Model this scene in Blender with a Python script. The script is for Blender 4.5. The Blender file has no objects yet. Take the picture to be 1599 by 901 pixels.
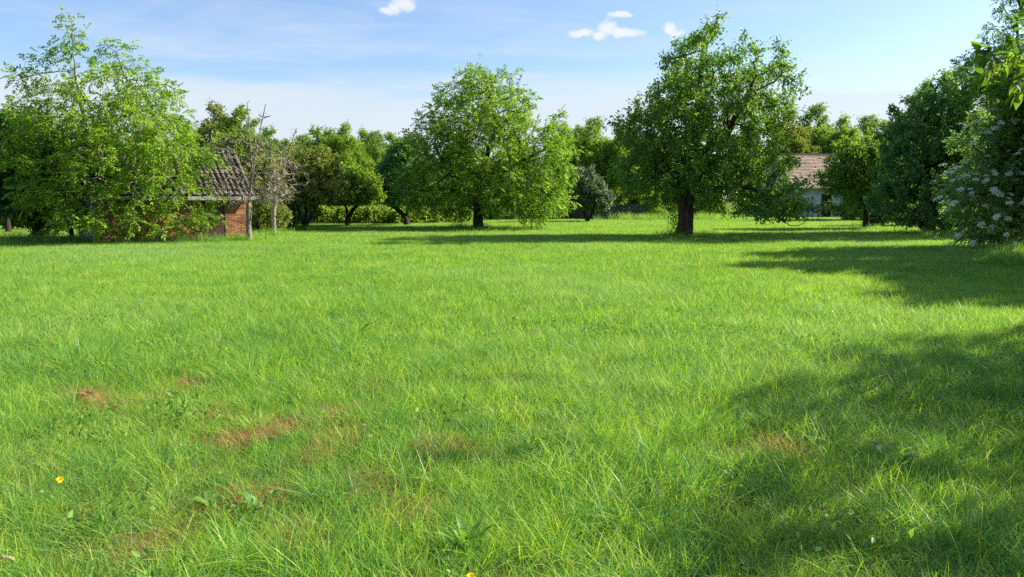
import bpy, math, random
import numpy as np
from mathutils import Vector, Matrix

R = math.radians
S = bpy.context.scene
C = S.collection
random.seed(7)

# ------------------------------------------------------------------ camera
W0, H0, F, HOR, EYE = 1599.0, 901.0, 1186.0, 312.0, 1.65
PITCH = math.atan((H0 / 2 - HOR) / F)
cam_d = bpy.data.cameras.new('camera')
cam = bpy.data.objects.new('camera', cam_d)
C.objects.link(cam)
cam.location = (0, 0, EYE)
cam.rotation_euler = (R(90) - PITCH, 0, 0)
cam_d.sensor_width = 36.0
cam_d.lens = 36.0 * F / W0
cam_d.clip_start = 0.05
cam_d.clip_end = 6000
S.camera = cam

# ------------------------------------------------------------------ sun + sky + exposure
SUN_EL, SUN_BETA = R(33), R(14)          # beta: from +X (right) towards +Y (depth)
to_sun = Vector((math.cos(SUN_EL) * math.cos(SUN_BETA), math.cos(SUN_EL) * math.sin(SUN_BETA), math.sin(SUN_EL)))
sun_d = bpy.data.lights.new('sun', 'SUN')
sun_d.energy = 4.0
sun_d.angle = R(0.55)
sun_d.color = (1.0, 0.90, 0.74)
sun = bpy.data.objects.new('sun', sun_d)
C.objects.link(sun)
sun.rotation_euler = to_sun.to_track_quat('Z', 'Y').to_euler()
S.view_settings.view_transform = 'Standard'
S.view_settings.look = 'None'
S.view_settings.exposure = 1.62
S.view_settings.gamma = 1.0
S.cycles.max_bounces = 8
S.cycles.diffuse_bounces = 5
S.cycles.glossy_bounces = 2
S.cycles.transmission_bounces = 4
S.cycles.transparent_max_bounces = 4
S.cycles.use_denoising = False
S.cycles.caustics_reflective = False
S.cycles.caustics_refractive = False


def ray(px, py):
    u, v = (px - W0 / 2) / F, (H0 / 2 - py) / F
    cp, sp = math.cos(PITCH), math.sin(PITCH)
    return Vector((u, cp + v * sp, -sp + v * cp))


def G(px, py):
    """ground point under a pixel"""
    r = ray(px, py)
    t = -EYE / r.z
    return Vector((r.x * t, r.y * t, 0))


def P(px, py, Y):
    """point of the pixel's ray at depth Y"""
    r = ray(px, py)
    t = Y / r.y
    return Vector((r.x * t, Y, EYE + r.z * t))


class NT:
    """short-hand for node trees"""
    def __init__(s, tree):
        s.t = tree
        tree.nodes.clear()

    def n(s, kind, **kw):
        nd = s.t.nodes.new(kind)
        for k, v in kw.items():
            setattr(nd, k, v)
        return nd

    def l(s, a, b):
        s.t.links.new(a, b)

    def val(s, sock, v):
        if hasattr(v, 'is_linked') or isinstance(v, bpy.types.NodeSocket):
            s.l(v, sock)
        else:
            sock.default_value = v

    def math(s, op, a, b=None, c=None, clamp=False):
        nd = s.n('ShaderNodeMath', operation=op, use_clamp=clamp)
        s.val(nd.inputs[0], a)
        if b is not None: s.val(nd.inputs[1], b)
        if c is not None: s.val(nd.inputs[2], c)
        return nd.outputs[0]

    def sstep(s, x, lo, hi):
        nd = s.n('ShaderNodeMapRange', interpolation_type='SMOOTHSTEP')
        s.val(nd.inputs[0], x)
        nd.inputs[1].default_value, nd.inputs[2].default_value = lo, hi
        return nd.outputs[0]

    def mix(s, f, a, b, blend='MIX'):
        nd = s.n('ShaderNodeMix', data_type='RGBA', blend_type=blend)
        s.val(nd.inputs[0], f)
        for i, v in ((6, a), (7, b)):
            if isinstance(v, (tuple, list)):
                nd.inputs[i].default_value = (*v[:3], 1)
            else:
                s.l(v, nd.inputs[i])
        return nd.outputs[2]

    def noise(s, vec, scale, detail=3, rough=.55, dist=0.0):
        nd = s.n('ShaderNodeTexNoise')
        if vec is not None: s.l(vec, nd.inputs['Vector'])
        nd.inputs['Scale'].default_value = scale
        nd.inputs['Detail'].default_value = detail
        nd.inputs['Roughness'].default_value = rough
        nd.inputs['Distortion'].default_value = dist
        return nd.outputs['Fac']


def make_world():
    w = bpy.data.worlds.new('World')
    S.world = w
    w.use_nodes = True
    t = NT(w.node_tree)
    sky = t.n('ShaderNodeTexSky', sky_type='NISHITA', sun_disc=False)
    sky.sun_elevation = SUN_EL
    sky.sun_rotation = R(90) - SUN_BETA
    sky.altitude = 100
    sky.air_density = 1.0
    sky.dust_density = 1.0
    sky.ozone_density = 2.2
    hsv = t.n('ShaderNodeHueSaturation')
    hsv.inputs['Saturation'].default_value = 1.12
    hsv.inputs['Value'].default_value = .75
    t.l(sky.outputs[0], hsv.inputs['Color'])
    col = t.mix(1.0, hsv.outputs[0], (.97, .94, .99), 'MULTIPLY')
    tc = t.n('ShaderNodeTexCoord')
    d = tc.outputs['Generated']
    sep = t.n('ShaderNodeSeparateXYZ')
    t.l(d, sep.inputs[0])
    X, Y, Z = sep.outputs
    zc = t.math('MAXIMUM', Z, 0.02)
    zz = t.math('ADD', zc, 0.06)
    cx, cy = t.math('DIVIDE', X, zz), t.math('DIVIDE', Y, zz)
    comb = t.n('ShaderNodeCombineXYZ')
    t.l(t.math('MULTIPLY', cx, 0.55), comb.inputs[0])
    t.l(cy, comb.inputs[1])
    # streaky high cloud, denser low down
    n1 = t.noise(comb.outputs[0], 0.55, 6, .58, .6)
    n2 = t.noise(comb.outputs[0], 2.1, 5, .6, 1.2)
    wis = t.math('ADD', t.math('MULTIPLY', n1, .7), t.math('MULTIPLY', n2, .3))
    wis = t.sstep(wis, .43, .66)
    low = t.sstep(Z, .22, .03)
    amt = t.math('MULTIPLY', wis, t.math('ADD', t.math('MULTIPLY', low, .4), .42))
    white = (3.05, 3.2, 3.4)
    col = t.mix(amt, col, white)
    # low pale bank along the horizon
    bank = t.noise(comb.outputs[0], .9, 4, .55)
    bz = t.math('ADD', Z, t.math('MULTIPLY', t.math('SUBTRACT', bank, .5), .12))
    bmask = t.math('MULTIPLY', t.sstep(bz, .158, .115), .80)
    col = t.mix(bmask, col, (2.75, 3.02, 3.3))
    # small fair-weather cumulus, each an irregular puff made of lobes
    dn = t.n('ShaderNodeTexNoise')
    t.l(d, dn.inputs['Vector'])
    dn.inputs['Scale'].default_value = 30
    dn.inputs['Detail'].default_value = 5
    dn.inputs['Roughness'].default_value = .62
    off = t.n('ShaderNodeVectorMath', operation='SUBTRACT')
    t.l(dn.outputs['Color'], off.inputs[0])
    off.inputs[1].default_value = (.5, .5, .5)
    offs = t.n('ShaderNodeVectorMath', operation='SCALE')
    t.l(off.outputs[0], offs.inputs[0])
    offs.inputs['Scale'].default_value = .026
    dd = t.n('ShaderNodeVectorMath', operation='ADD')
    t.l(d, dd.inputs[0]); t.l(offs.outputs[0], dd.inputs[1])
    total = None
    for px, py, rx, ry in ((632, 6, 24, 13), (603, 17, 13, 8), (616, 12, 14, 9), (948, 42, 20, 15), (975, 50, 38, 9),
                           (908, 50, 24, 7), (936, 56, 14, 9), (968, 24, 24, 5), (1046, 42, 14, 10), (1058, 48, 12, 6)):
        r = ray(px, py).normalized()
        right = Vector((r.y, -r.x, 0)).normalized()
        up = right.cross(r)
        df = t.n('ShaderNodeVectorMath', operation='SUBTRACT')
        t.l(dd.outputs[0], df.inputs[0]); df.inputs[1].default_value = r
        acc = None
        for ax, rad in ((right, rx), (up, ry), (r, 30)):
            dp = t.n('ShaderNodeVectorMath', operation='DOT_PRODUCT')
            t.l(df.outputs[0], dp.inputs[0]); dp.inputs[1].default_value = ax
            q = t.math('MULTIPLY', dp.outputs['Value'], F / rad)
            q = t.math('MULTIPLY', q, q)
            acc = q if acc is None else t.math('ADD', acc, q)
        m = t.math('SUBTRACT', 1.0, acc, clamp=True)
        total = m if total is None else t.math('MAXIMUM', total, m)
    soft = t.math('SUBTRACT', total, t.math('MULTIPLY', t.noise(d, 70, 5, .65), .55))
    col = t.mix(t.math('MULTIPLY', t.sstep(soft, -.25, .75), t.math('MULTIPLY', t.sstep(total, 0, .35), .85)), col, (3.45, 3.48, 3.52))
    bg = t.n('ShaderNodeBackground')
    bg.inputs['Strength'].default_value = 0.092
    t.l(col, bg.inputs['Color'])
    out = t.n('ShaderNodeOutputWorld')
    t.l(bg.outputs[0], out.inputs['Surface'])


make_world()


# ------------------------------------------------------------------ helpers: meshes and objects
def mesh_np(name, verts, faces, mat=None, tint=None, smooth=False):
    """verts (n,3), faces (m,k) numpy or a list of such arrays; tint: one float per face"""
    fl = faces if isinstance(faces, list) else [faces]
    fl = [np.asarray(f, dtype=np.int32) for f in fl if len(f)]
    me = bpy.data.meshes.new(name)
    verts = np.asarray(verts, dtype=np.float32)
    me.vertices.add(len(verts))
    me.vertices.foreach_set('co', verts.ravel())
    loops = np.concatenate([f.ravel() for f in fl])
    tot = np.concatenate([np.full(len(f), f.shape[1], np.int32) for f in fl])
    start = np.concatenate([[0], np.cumsum(tot)[:-1]]).astype(np.int32)
    me.loops.add(len(loops))
    me.loops.foreach_set('vertex_index', loops)
    me.polygons.add(len(tot))
    me.polygons.foreach_set('loop_start', start)
    me.polygons.foreach_set('loop_total', tot)
    if smooth:
        me.polygons.foreach_set('use_smooth', np.ones(len(tot), bool))
    if tint is not None:
        a = me.attributes.new('tint', 'FLOAT', 'FACE')
        a.data.foreach_set('value', np.asarray(tint, np.float32))
    me.update(calc_edges=True)
    if mat: me.materials.append(mat)
    return me


def link(name, me, parent=None, loc=None):
    o = bpy.data.objects.new(name, me)
    C.objects.link(o)
    if parent: o.parent = parent
    if loc is not None: o.location = loc
    return o


def thing(name, label, cat, loc=(0, 0, 0), rz=0, group=None):
    o = bpy.data.objects.new(name, None)
    C.objects.link(o)
    o.location = loc
    o.rotation_euler = (0, 0, rz)
    o.empty_display_size = .3
    return tag(o, label, cat, group)


def tag(o, label, cat, group=None):
    o['label'] = label
    o['category'] = cat
    if group: o['group'] = group
    return o


class MB:
    """collects boxes, prisms and strips into one mesh"""
    def __init__(s):
        s.v, s.f, s.t = [], [], []

    def box(s, x0, x1, y0, y1, z0, z1, tint=.5, M=None):
        b = len(s.v)
        for z in (z0, z1):
            for x, y in ((x0, y0), (x1, y0), (x1, y1), (x0, y1)):
                p = Vector((x, y, z))
                s.v.append(tuple(M @ p) if M else tuple(p))
        s.f += [(b, b + 3, b + 2, b + 1), (b + 4, b + 5, b + 6, b + 7), (b, b + 1, b + 5, b + 4), (b + 1, b + 2, b + 6, b + 5),
                (b + 2, b + 3, b + 7, b + 6), (b + 3, b, b + 4, b + 7)]
        s.t += [tint] * 6
        return s

    def poly(s, pts, tint=.5):
        b = len(s.v)
        s.v += [tuple(p) for p in pts]
        s.f.append(tuple(range(b, b + len(pts))))
        s.t.append(tint)
        return s

    def prism(s, pts, vec, tint=.5):
        n, b = len(pts), len(s.v)
        s.v += [tuple(Vector(p)) for p in pts] + [tuple(Vector(p) + Vector(vec)) for p in pts]
        s.f.append(tuple(range(b + n - 1, b - 1, -1)))
        s.f.append(tuple(range(b + n, b + 2 * n)))
        for i in range(n):
            j = (i + 1) % n
            s.f.append((b + i, b + j, b + n + j, b + n + i))
        s.t += [tint] * (n + 2)
        return s

    def build(s, name, mat, parent=None, loc=None, smooth=False):
        me = bpy.data.meshes.new(name)
        me.from_pydata(s.v, [], s.f)
        a = me.attributes.new('tint', 'FLOAT', 'FACE')
        a.data.foreach_set('value', np.asarray(s.t, np.float32))
        if smooth:
            me.polygons.foreach_set('use_smooth', np.ones(len(s.f), bool))
        me.update()
        me.materials.append(mat)
        return link(name, me, parent, loc)


def unit(a):
    return a / np.maximum(np.linalg.norm(a, axis=-1, keepdims=True), 1e-9)


_rs = np.random.RandomState(11)
_PERM = _rs.rand(64, 64)


def vnoise(x, y, s):
    """smooth value noise 0..1, s = cell size in metres"""
    x, y = np.asarray(x) / s + 300, np.asarray(y) / s + 300
    xi, yi = np.floor(x).astype(int), np.floor(y).astype(int)
    fx, fy = x - xi, y - yi
    fx, fy = fx * fx * (3 - 2 * fx), fy * fy * (3 - 2 * fy)
    g = lambda a, b: _PERM[a % 64, b % 64]
    return (g(xi, yi) * (1 - fx) + g(xi + 1, yi) * fx) * (1 - fy) + (g(xi, yi + 1) * (1 - fx) + g(xi + 1, yi + 1) * fx) * fy


# ------------------------------------------------------------------ materials
def new_mat(name):
    m = bpy.data.materials.new(name)
    m.use_nodes = True
    return m, NT(m.node_tree)


def finish(t, shader):
    out = t.n('ShaderNodeOutputMaterial')
    t.l(shader, out.inputs['Surface'])


def principled(t, col, rough=.6, spec=.3, bump=None, bstr=.3, bdist=.02):
    p = t.n('ShaderNodeBsdfPrincipled')
    if isinstance(col, (tuple, list)):
        p.inputs['Base Color'].default_value = (*col[:3], 1)
    else:
        t.l(col, p.inputs['Base Color'])
    t.val(p.inputs['Roughness'], rough)
    p.inputs['Specular IOR Level'].default_value = spec
    if bump is not None:
        b = t.n('ShaderNodeBump')
        b.inputs['Strength'].default_value = bstr
        b.inputs['Distance'].default_value = bdist
        t.l(bump, b.inputs['Height'])
        t.l(b.outputs[0], p.inputs['Normal'])
    return p.outputs[0]


def leaf_mat(name, c0, c1, trans=.4, tcol=None, rough=.5, spec=.3, c2=None, f2=.04):
    m, t = new_mat(name)
    at = t.n('ShaderNodeAttribute', attribute_name='tint')
    geo = t.n('ShaderNodeNewGeometry')
    big = t.noise(geo.outputs['Position'], 1.3, 2, .5)
    f = t.math('ADD', t.math('MULTIPLY', at.outputs['Fac'], .65), t.math('MULTIPLY', big, .35))
    f = t.sstep(f, .15, .85)
    col = t.mix(f, c0, c1)
    if c2:
        col = t.mix(t.math('GREATER_THAN', at.outputs['Fac'], 1 - f2), col, c2)
    pr = principled(t, col, rough, spec)
    tr = t.n('ShaderNodeBsdfTranslucent')
    t.l(t.mix(1.0, col, tcol or (1.5, 1.5, .55), 'MULTIPLY'), tr.inputs['Color'])
    mx = t.n('ShaderNodeMixShader')
    mx.inputs[0].default_value = trans
    t.l(pr, mx.inputs[1]); t.l(tr.outputs[0], mx.inputs[2])
    finish(t, mx.outputs[0])
    return m


def bark_mat(name, c0, c1, c2=None, scale=9):
    m, t = new_mat(name)
    tc = t.n('ShaderNodeTexCoord')
    mp = t.n('ShaderNodeMapping')
    mp.inputs['Scale'].default_value = (1, 1, .22)
    t.l(tc.outputs['Object'], mp.inputs[0])
    n = t.noise(mp.outputs[0], scale, 6, .65, .4)
    col = t.mix(t.sstep(n, .35, .68), c0, c1)
    if c2:
        n2 = t.noise(tc.outputs['Object'], 2.2, 4, .6)
        col = t.mix(t.sstep(n2, .52, .66), col, c2)
    finish(t, principled(t, col, .9, .15, n, 1.0, .05))
    return m


M = {}
M['walnut_leaf'] = leaf_mat('walnut_leaf', (0.102, 0.230, 0.022), (0.254, 0.383, 0.044), .48, c2=(.36, .30, .07), f2=.03)
M['walnut2_leaf'] = leaf_mat('walnut2_leaf', (0.091, 0.218, 0.029), (0.227, 0.349, 0.046), .48, c2=(.20, .19, .05), f2=.04)
M['cherry_leaf'] = leaf_mat('cherry_leaf', (0.073, 0.186, 0.034), (0.190, 0.321, 0.049), .45, rough=.38, spec=.45, c2=(.22, .15, .04), f2=.045)
M['dark_leaf'] = leaf_mat('dark_leaf', (0.057, 0.150, 0.046), (0.124, 0.255, 0.066), .42)
M['mid_leaf'] = leaf_mat('mid_leaf', (0.088, 0.196, 0.038), (0.206, 0.323, 0.056), .48)
M['bright_leaf'] = leaf_mat('bright_leaf', (0.112, 0.228, 0.029), (0.237, 0.348, 0.048), .48)
M['olive_leaf'] = leaf_mat('olive_leaf', (0.123, 0.190, 0.046), (0.253, 0.299, 0.077), .42, c2=(.17, .11, .05), f2=.12)
M['silver_leaf'] = leaf_mat('silver_leaf', (.075, .135, .060), (.18, .25, .13), .3, tcol=(1.1, 1.2, .8), rough=.45, spec=.4)
M['blue_leaf'] = leaf_mat('blue_leaf', (0.090, 0.215, 0.094), (0.192, 0.343, 0.124), .4)
M['robinia_leaf'] = leaf_mat('robinia_leaf', (0.095, 0.222, 0.079), (0.212, 0.367, 0.090), .48)
M['elder_leaf'] = leaf_mat('elder_leaf', (0.137, 0.266, 0.108), (0.266, 0.402, 0.157), .45)
M['apple_leaf'] = leaf_mat('apple_leaf', (.07, .16, .02), (.15, .26, .03), .5, rough=.42, spec=.4)
M['vine_leaf'] = leaf_mat('vine_leaf', (0.114, 0.222, 0.024), (0.252, 0.348, 0.044), .5)
M['weed_leaf'] = leaf_mat('weed_leaf', (.085, .22, .035), (.18, .33, .06), .42, rough=.45, spec=.35)
M['flower_head'] = leaf_mat('flower_head', (.58, .62, .46), (.80, .82, .66), .25, tcol=(1, 1, .8), rough=.8, spec=.1)
M['bark_grey'] = bark_mat('bark_grey', (.070, .060, .048), (.19, .175, .15), (.11, .115, .075))
M['bark_dark'] = bark_mat('bark_dark', (.022, .018, .015), (.065, .054, .043))
M['bark_cherry'] = bark_mat('bark_cherry', (.025, .020, .017), (.105, .080, .062), (.19, .145, .11), 7)
M['bark_dead'] = bark_mat('bark_dead', (.14, .125, .095), (.30, .27, .21), (.20, .19, .13))
M['bark_pale'] = bark_mat('bark_pale', (.16, .145, .12), (.34, .32, .27), (.20, .19, .14))


def grass_mat(name, dry=0.0):
    m, t = new_mat(name)
    at = t.n('ShaderNodeAttribute', attribute_name='tint')
    geo = t.n('ShaderNodeNewGeometry')
    oi = t.n('ShaderNodeObjectInfo')
    pos = geo.outputs['Position']
    n1 = t.noise(pos, .22, 3, .55)
    n2 = t.noise(pos, 1.1, 3, .6)
    n3 = t.noise(pos, 4.5, 2, .5)
    f = t.math('ADD', t.math('ADD', t.math('MULTIPLY', n1, .35), t.math('MULTIPLY', n2, .4)), t.math('MULTIPLY', n3, .25))
    f = t.math('ADD', f, t.math('MULTIPLY', t.math('SUBTRACT', at.outputs['Fac'], .5), .55))
    f = t.math('ADD', f, t.math('MULTIPLY', t.math('SUBTRACT', oi.outputs['Random'], .5), .14))
    cr = t.n('ShaderNodeValToRGB')
    e = cr.color_ramp.elements
    e[0].position, e[0].color = .30, (.085, .250, .072, 1)
    e[1].position, e[1].color = .86, (.45, .55, .15, 1)
    k = e.new(.72); k.color = (.375, .52, .075, 1)
    k = e.new(.42); k.color = (.165, .375, .056, 1)
    k = e.new(.58); k.color = (.285, .465, .052, 1)
    t.l(f, cr.inputs[0])
    col = cr.outputs[0]
    # cool grey-green grass species in broad drifts
    drift = t.sstep(t.noise(pos, .11, 3, .6), .47, .62)
    col = t.mix(t.math('MULTIPLY', drift, .6), col, (.25, .42, .150))
    # straw-coloured blades among the green
    col = t.mix(t.sstep(at.outputs['Fac'], .965 - dry, .98 - dry), col, (.36, .34, .13))
    pr = principled(t, col, .43, .36)
    tr = t.n('ShaderNodeBsdfTranslucent')
    t.l(t.mix(1.0, col, (1.35, 1.35, .5), 'MULTIPLY'), tr.inputs['Color'])
    mx = t.n('ShaderNodeMixShader')
    mx.inputs[0].default_value = .48
    t.l(pr, mx.inputs[1]); t.l(tr.outputs[0], mx.inputs[2])
    finish(t, mx.outputs[0])
    return m


M['grass'] = grass_mat('grass')
M['dry_grass'] = leaf_mat('dry_grass', (.20, .115, .036), (.47, .325, .12), .3, tcol=(1.2, 1.0, .7))
M['pale_grass'] = leaf_mat('pale_grass', (.17, .27, .09), (.33, .38, .15), .35, tcol=(1.2, 1.1, .7))

m, t = new_mat('soil')
tc = t.n('ShaderNodeTexCoord')
n1 = t.noise(tc.outputs['Object'], .8, 5, .6)
n2 = t.noise(tc.outputs['Object'], 18, 6, .7)
c = t.mix(t.sstep(n2, .3, .7), (.060, .045, .024), (.150, .105, .055))
c = t.mix(t.sstep(n1, .35, .6), c, (.085, .120, .026))
finish(t, principled(t, c, .95, .1, n2, .8, .03))
M['soil'] = m


def flat_mat(name, c0, c1, scale=4, rough=.85, spec=.2, bstr=.3, tint=0.0, detail=5):
    m, t = new_mat(name)
    tc = t.n('ShaderNodeTexCoord')
    n = t.noise(tc.outputs['Object'], scale, detail, .62)
    f = t.sstep(n, .3, .7)
    if tint:
        at = t.n('ShaderNodeAttribute', attribute_name='tint')
        f = t.math('ADD', t.math('MULTIPLY', f, 1 - tint), t.math('MULTIPLY', at.outputs['Fac'], tint))
    finish(t, principled(t, t.mix(f, c0, c1), rough, spec, n, bstr, .02))
    return m


M['brick'] = flat_mat('brick', (.15, .058, .036), (.41, .20, .118), 6, tint=.75)
M['mortar'] = flat_mat('mortar', (.20, .165, .13), (.34, .30, .25), 9)
M['plaster'] = flat_mat('plaster', (.30, .33, .36), (.46, .49, .52), 2.5)
M['whitewash'] = flat_mat('whitewash', (.27, .31, .38), (.43, .48, .56), 1.4)
M['concrete'] = flat_mat('concrete', (.28, .30, .31), (.42, .43, .43), 3)
M['old_tile'] = flat_mat('old_tile', (.055, .050, .045), (.205, .188, .165), 3.5, tint=.4)
M['under_tile'] = flat_mat('under_tile', (.030, .026, .024), (.065, .056, .05), 4)
M['clay_tile'] = flat_mat('clay_tile', (.20, .145, .115), (.43, .335, .27), 5, tint=.7)
M['dark_wood'] = flat_mat('dark_wood', (.035, .020, .020), (.085, .042, .038), 6)
M['fascia'] = flat_mat('fascia', (.15, .15, .15), (.32, .32, .31), 4)
M['grey_wood'] = flat_mat('grey_wood', (.10, .10, .105), (.24, .24, .24), 5)
M['fence_wood'] = flat_mat('fence_wood', (.03, .036, .035), (.075, .08, .075), 5)
M['dark_void'] = flat_mat('dark_void', (.012, .011, .010), (.02, .018, .017), 5)
M['petal'] = flat_mat('petal', (.80, .55, .02), (.90, .66, .03), 30, .6)
M['stone'] = flat_mat('stone', (.30, .25, .17), (.46, .40, .29), 12)

# ------------------------------------------------------------------ ground
me = mesh_np('ground', [(-3000, -3000, 0), (3000, -3000, 0), (3000, 3000, 0), (-3000, 3000, 0)], np.array([[0, 1, 2, 3]]), M['soil'])
ground = link('ground', me)
ground['kind'] = 'structure'


# ------------------------------------------------------------------ tree growth
def grow(rs, attr, seeds, step, kill, iters=120, droop=0.0):
    """space colonisation: seeds = list of polylines (first is the trunk); returns nodes, parents"""
    nodes, par = [], []
    for k, line in enumerate(seeds):
        line = [np.array(p, float) for p in line]
        if k == 0:
            prev = -1
        else:
            dd = [np.linalg.norm(np.array(n) - line[0]) for n in nodes]
            prev = int(np.argmin(dd))
        for i, p in enumerate(line):
            a = nodes[prev] if prev >= 0 else None
            if a is None:
                nodes.append(p); par.append(-1); prev = 0
                continue
            L = np.linalg.norm(p - a)
            n = max(1, int(round(L / step)))
            for j in range(1, n + 1):
                q = a + (p - a) * j / n
                if j < n: q = q + rs.normal(0, step * .06, 3)
                nodes.append(q); par.append(prev); prev = len(nodes) - 1
    cap = 9000
    N = np.zeros((cap, 3)); N[:len(nodes)] = nodes
    Pn = np.full(cap, -1, int); Pn[:len(par)] = par
    cnt = n_seed = len(nodes)
    kids = np.zeros(cap, int)
    for p in par:
        if p >= 0: kids[p] += 1
    A = attr.copy()
    D = np.linalg.norm(A[:, None] - N[None, :cnt], axis=2)
    near = D.argmin(1); dist = D.min(1)
    for it in range(iters):
        if len(A) == 0 or cnt > cap - 400: break
        dirs = unit(A - N[near])
        acc = np.zeros((cnt, 3)); np.add.at(acc, near, dirs)
        order = rs.permutation(len(near))
        one = np.full(cnt, -1, int); one[near[order]] = order          # one attractor picked at random for each node
        act = np.unique(near)
        act = act[kids[act] < 7]
        if len(act) == 0: break
        g = np.where((kids[act] < 2)[:, None], unit(acc[act]) * .8 + dirs[one[act]] * .35, dirs[one[act]])
        v = unit(unit(g) + rs.normal(0, .18, (len(act), 3)) + np.array([0, 0, -droop]))
        new = N[act] + v * step
        k = len(new)
        N[cnt:cnt + k] = new; Pn[cnt:cnt + k] = act; kids[act] += 1
        D = np.linalg.norm(A[:, None] - new[None], axis=2)
        dm = D.min(1); am = D.argmin(1) + cnt
        better = dm < dist
        near = np.where(better, am, near); dist = np.where(better, dm, dist)
        cnt += k
        keep = dist > kill
        A, near, dist = A[keep], near[keep], dist[keep]
    return N[:cnt], Pn[:cnt], n_seed


def radii(N, Pn, base_r, tip_r):
    n = len(N)
    kid = np.zeros(n, int)
    tips = np.zeros(n)
    for i in range(n):
        if Pn[i] >= 0: kid[Pn[i]] += 1
    tips[kid == 0] = 1
    for i in range(n - 1, 0, -1):
        tips[Pn[i]] += tips[i]
    return tip_r + (base_r - tip_r) * ((tips - 1) / max(tips[0] - 1, 1)) ** .52, tips


def tubes(rs, N, Pn, r, min_r=0.0, flare=1.25, rough=.0):
    """branch skeleton -> verts, quads"""
    n = len(N)
    ch = [[] for _ in range(n)]
    for i in range(n):
        if Pn[i] >= 0: ch[Pn[i]].append(i)
    V, Q = [], []
    vc = 0
    stack = [(0, -1)]
    while stack:
        s, frm = stack.pop()
        chain = [s] if frm < 0 else [frm, s]
        cur = s
        while ch[cur]:
            ks = sorted(ch[cur], key=lambda k: -r[k])
            for k in ks[1:]:
                if r[k] >= min_r: stack.append((k, cur))
            cur = ks[0]
            if r[cur] < min_r: break
            chain.append(cur)
        if len(chain) < 2: continue
        rad = [r[c] for c in chain]
        if frm >= 0: rad[0] = rad[1]
        sides = 10 if rad[0] > .09 else (6 if rad[0] > .03 else (4 if rad[0] > .014 else 3))
        pts = N[chain]
        tan = unit(np.gradient(pts, axis=0))
        u = np.cross(tan[0], (0.3, 0.9, 0.1)); u /= np.linalg.norm(u) + 1e-9
        ang = np.arange(sides) * 2 * math.pi / sides
        for i in range(len(chain)):
            u = u - tan[i] * u.dot(tan[i]); u /= np.linalg.norm(u) + 1e-9
            w = np.cross(tan[i], u)
            rr = rad[i]
            if frm < 0 and i < 3 and flare > 1: rr *= 1 + (flare - 1) * (1 - i / 3) ** 1.5
            rj = rr * (1 + rough * rs.uniform(-1, 1, sides)) if rough and sides > 5 else rr
            ring = pts[i] + (np.cos(ang) * rj)[:, None] * u + (np.sin(ang) * rj)[:, None] * w
            V.append(ring)
            if i:
                a, b = vc + (i - 1) * sides, vc + i * sides
                j = np.arange(sides); j2 = (j + 1) % sides
                Q.append(np.stack([a + j, a + j2, b + j2, b + j], 1))
        vc += len(chain) * sides
    return np.concatenate(V), np.concatenate(Q)


def leaf_quads(pos, d, nrm, length, width, fold=.12, shape='ovate'):
    """pos, d, nrm (n,3), length,width (n,) -> verts, faces of folded kite leaves"""
    d = unit(d)
    s = unit(np.cross(nrm, d))
    nn = np.cross(d, s)
    L, Wd = length[:, None], width[:, None]
    a = pos
    b = pos + d * L * .45 + s * Wd * .5 + nn * L * fold
    c = pos + d * L - nn * L * fold * .9
    e = pos + d * L * .45 - s * Wd * .5 + nn * L * fold
    V = np.stack([a, b, c, e], 1).reshape(-1, 3)
    i = np.arange(len(pos))[:, None] * 4
    Fc = np.concatenate([i + np.array([[0, 1, 2]]), i + np.array([[0, 2, 3]])], 1).reshape(-1, 3)
    return V, Fc


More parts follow.
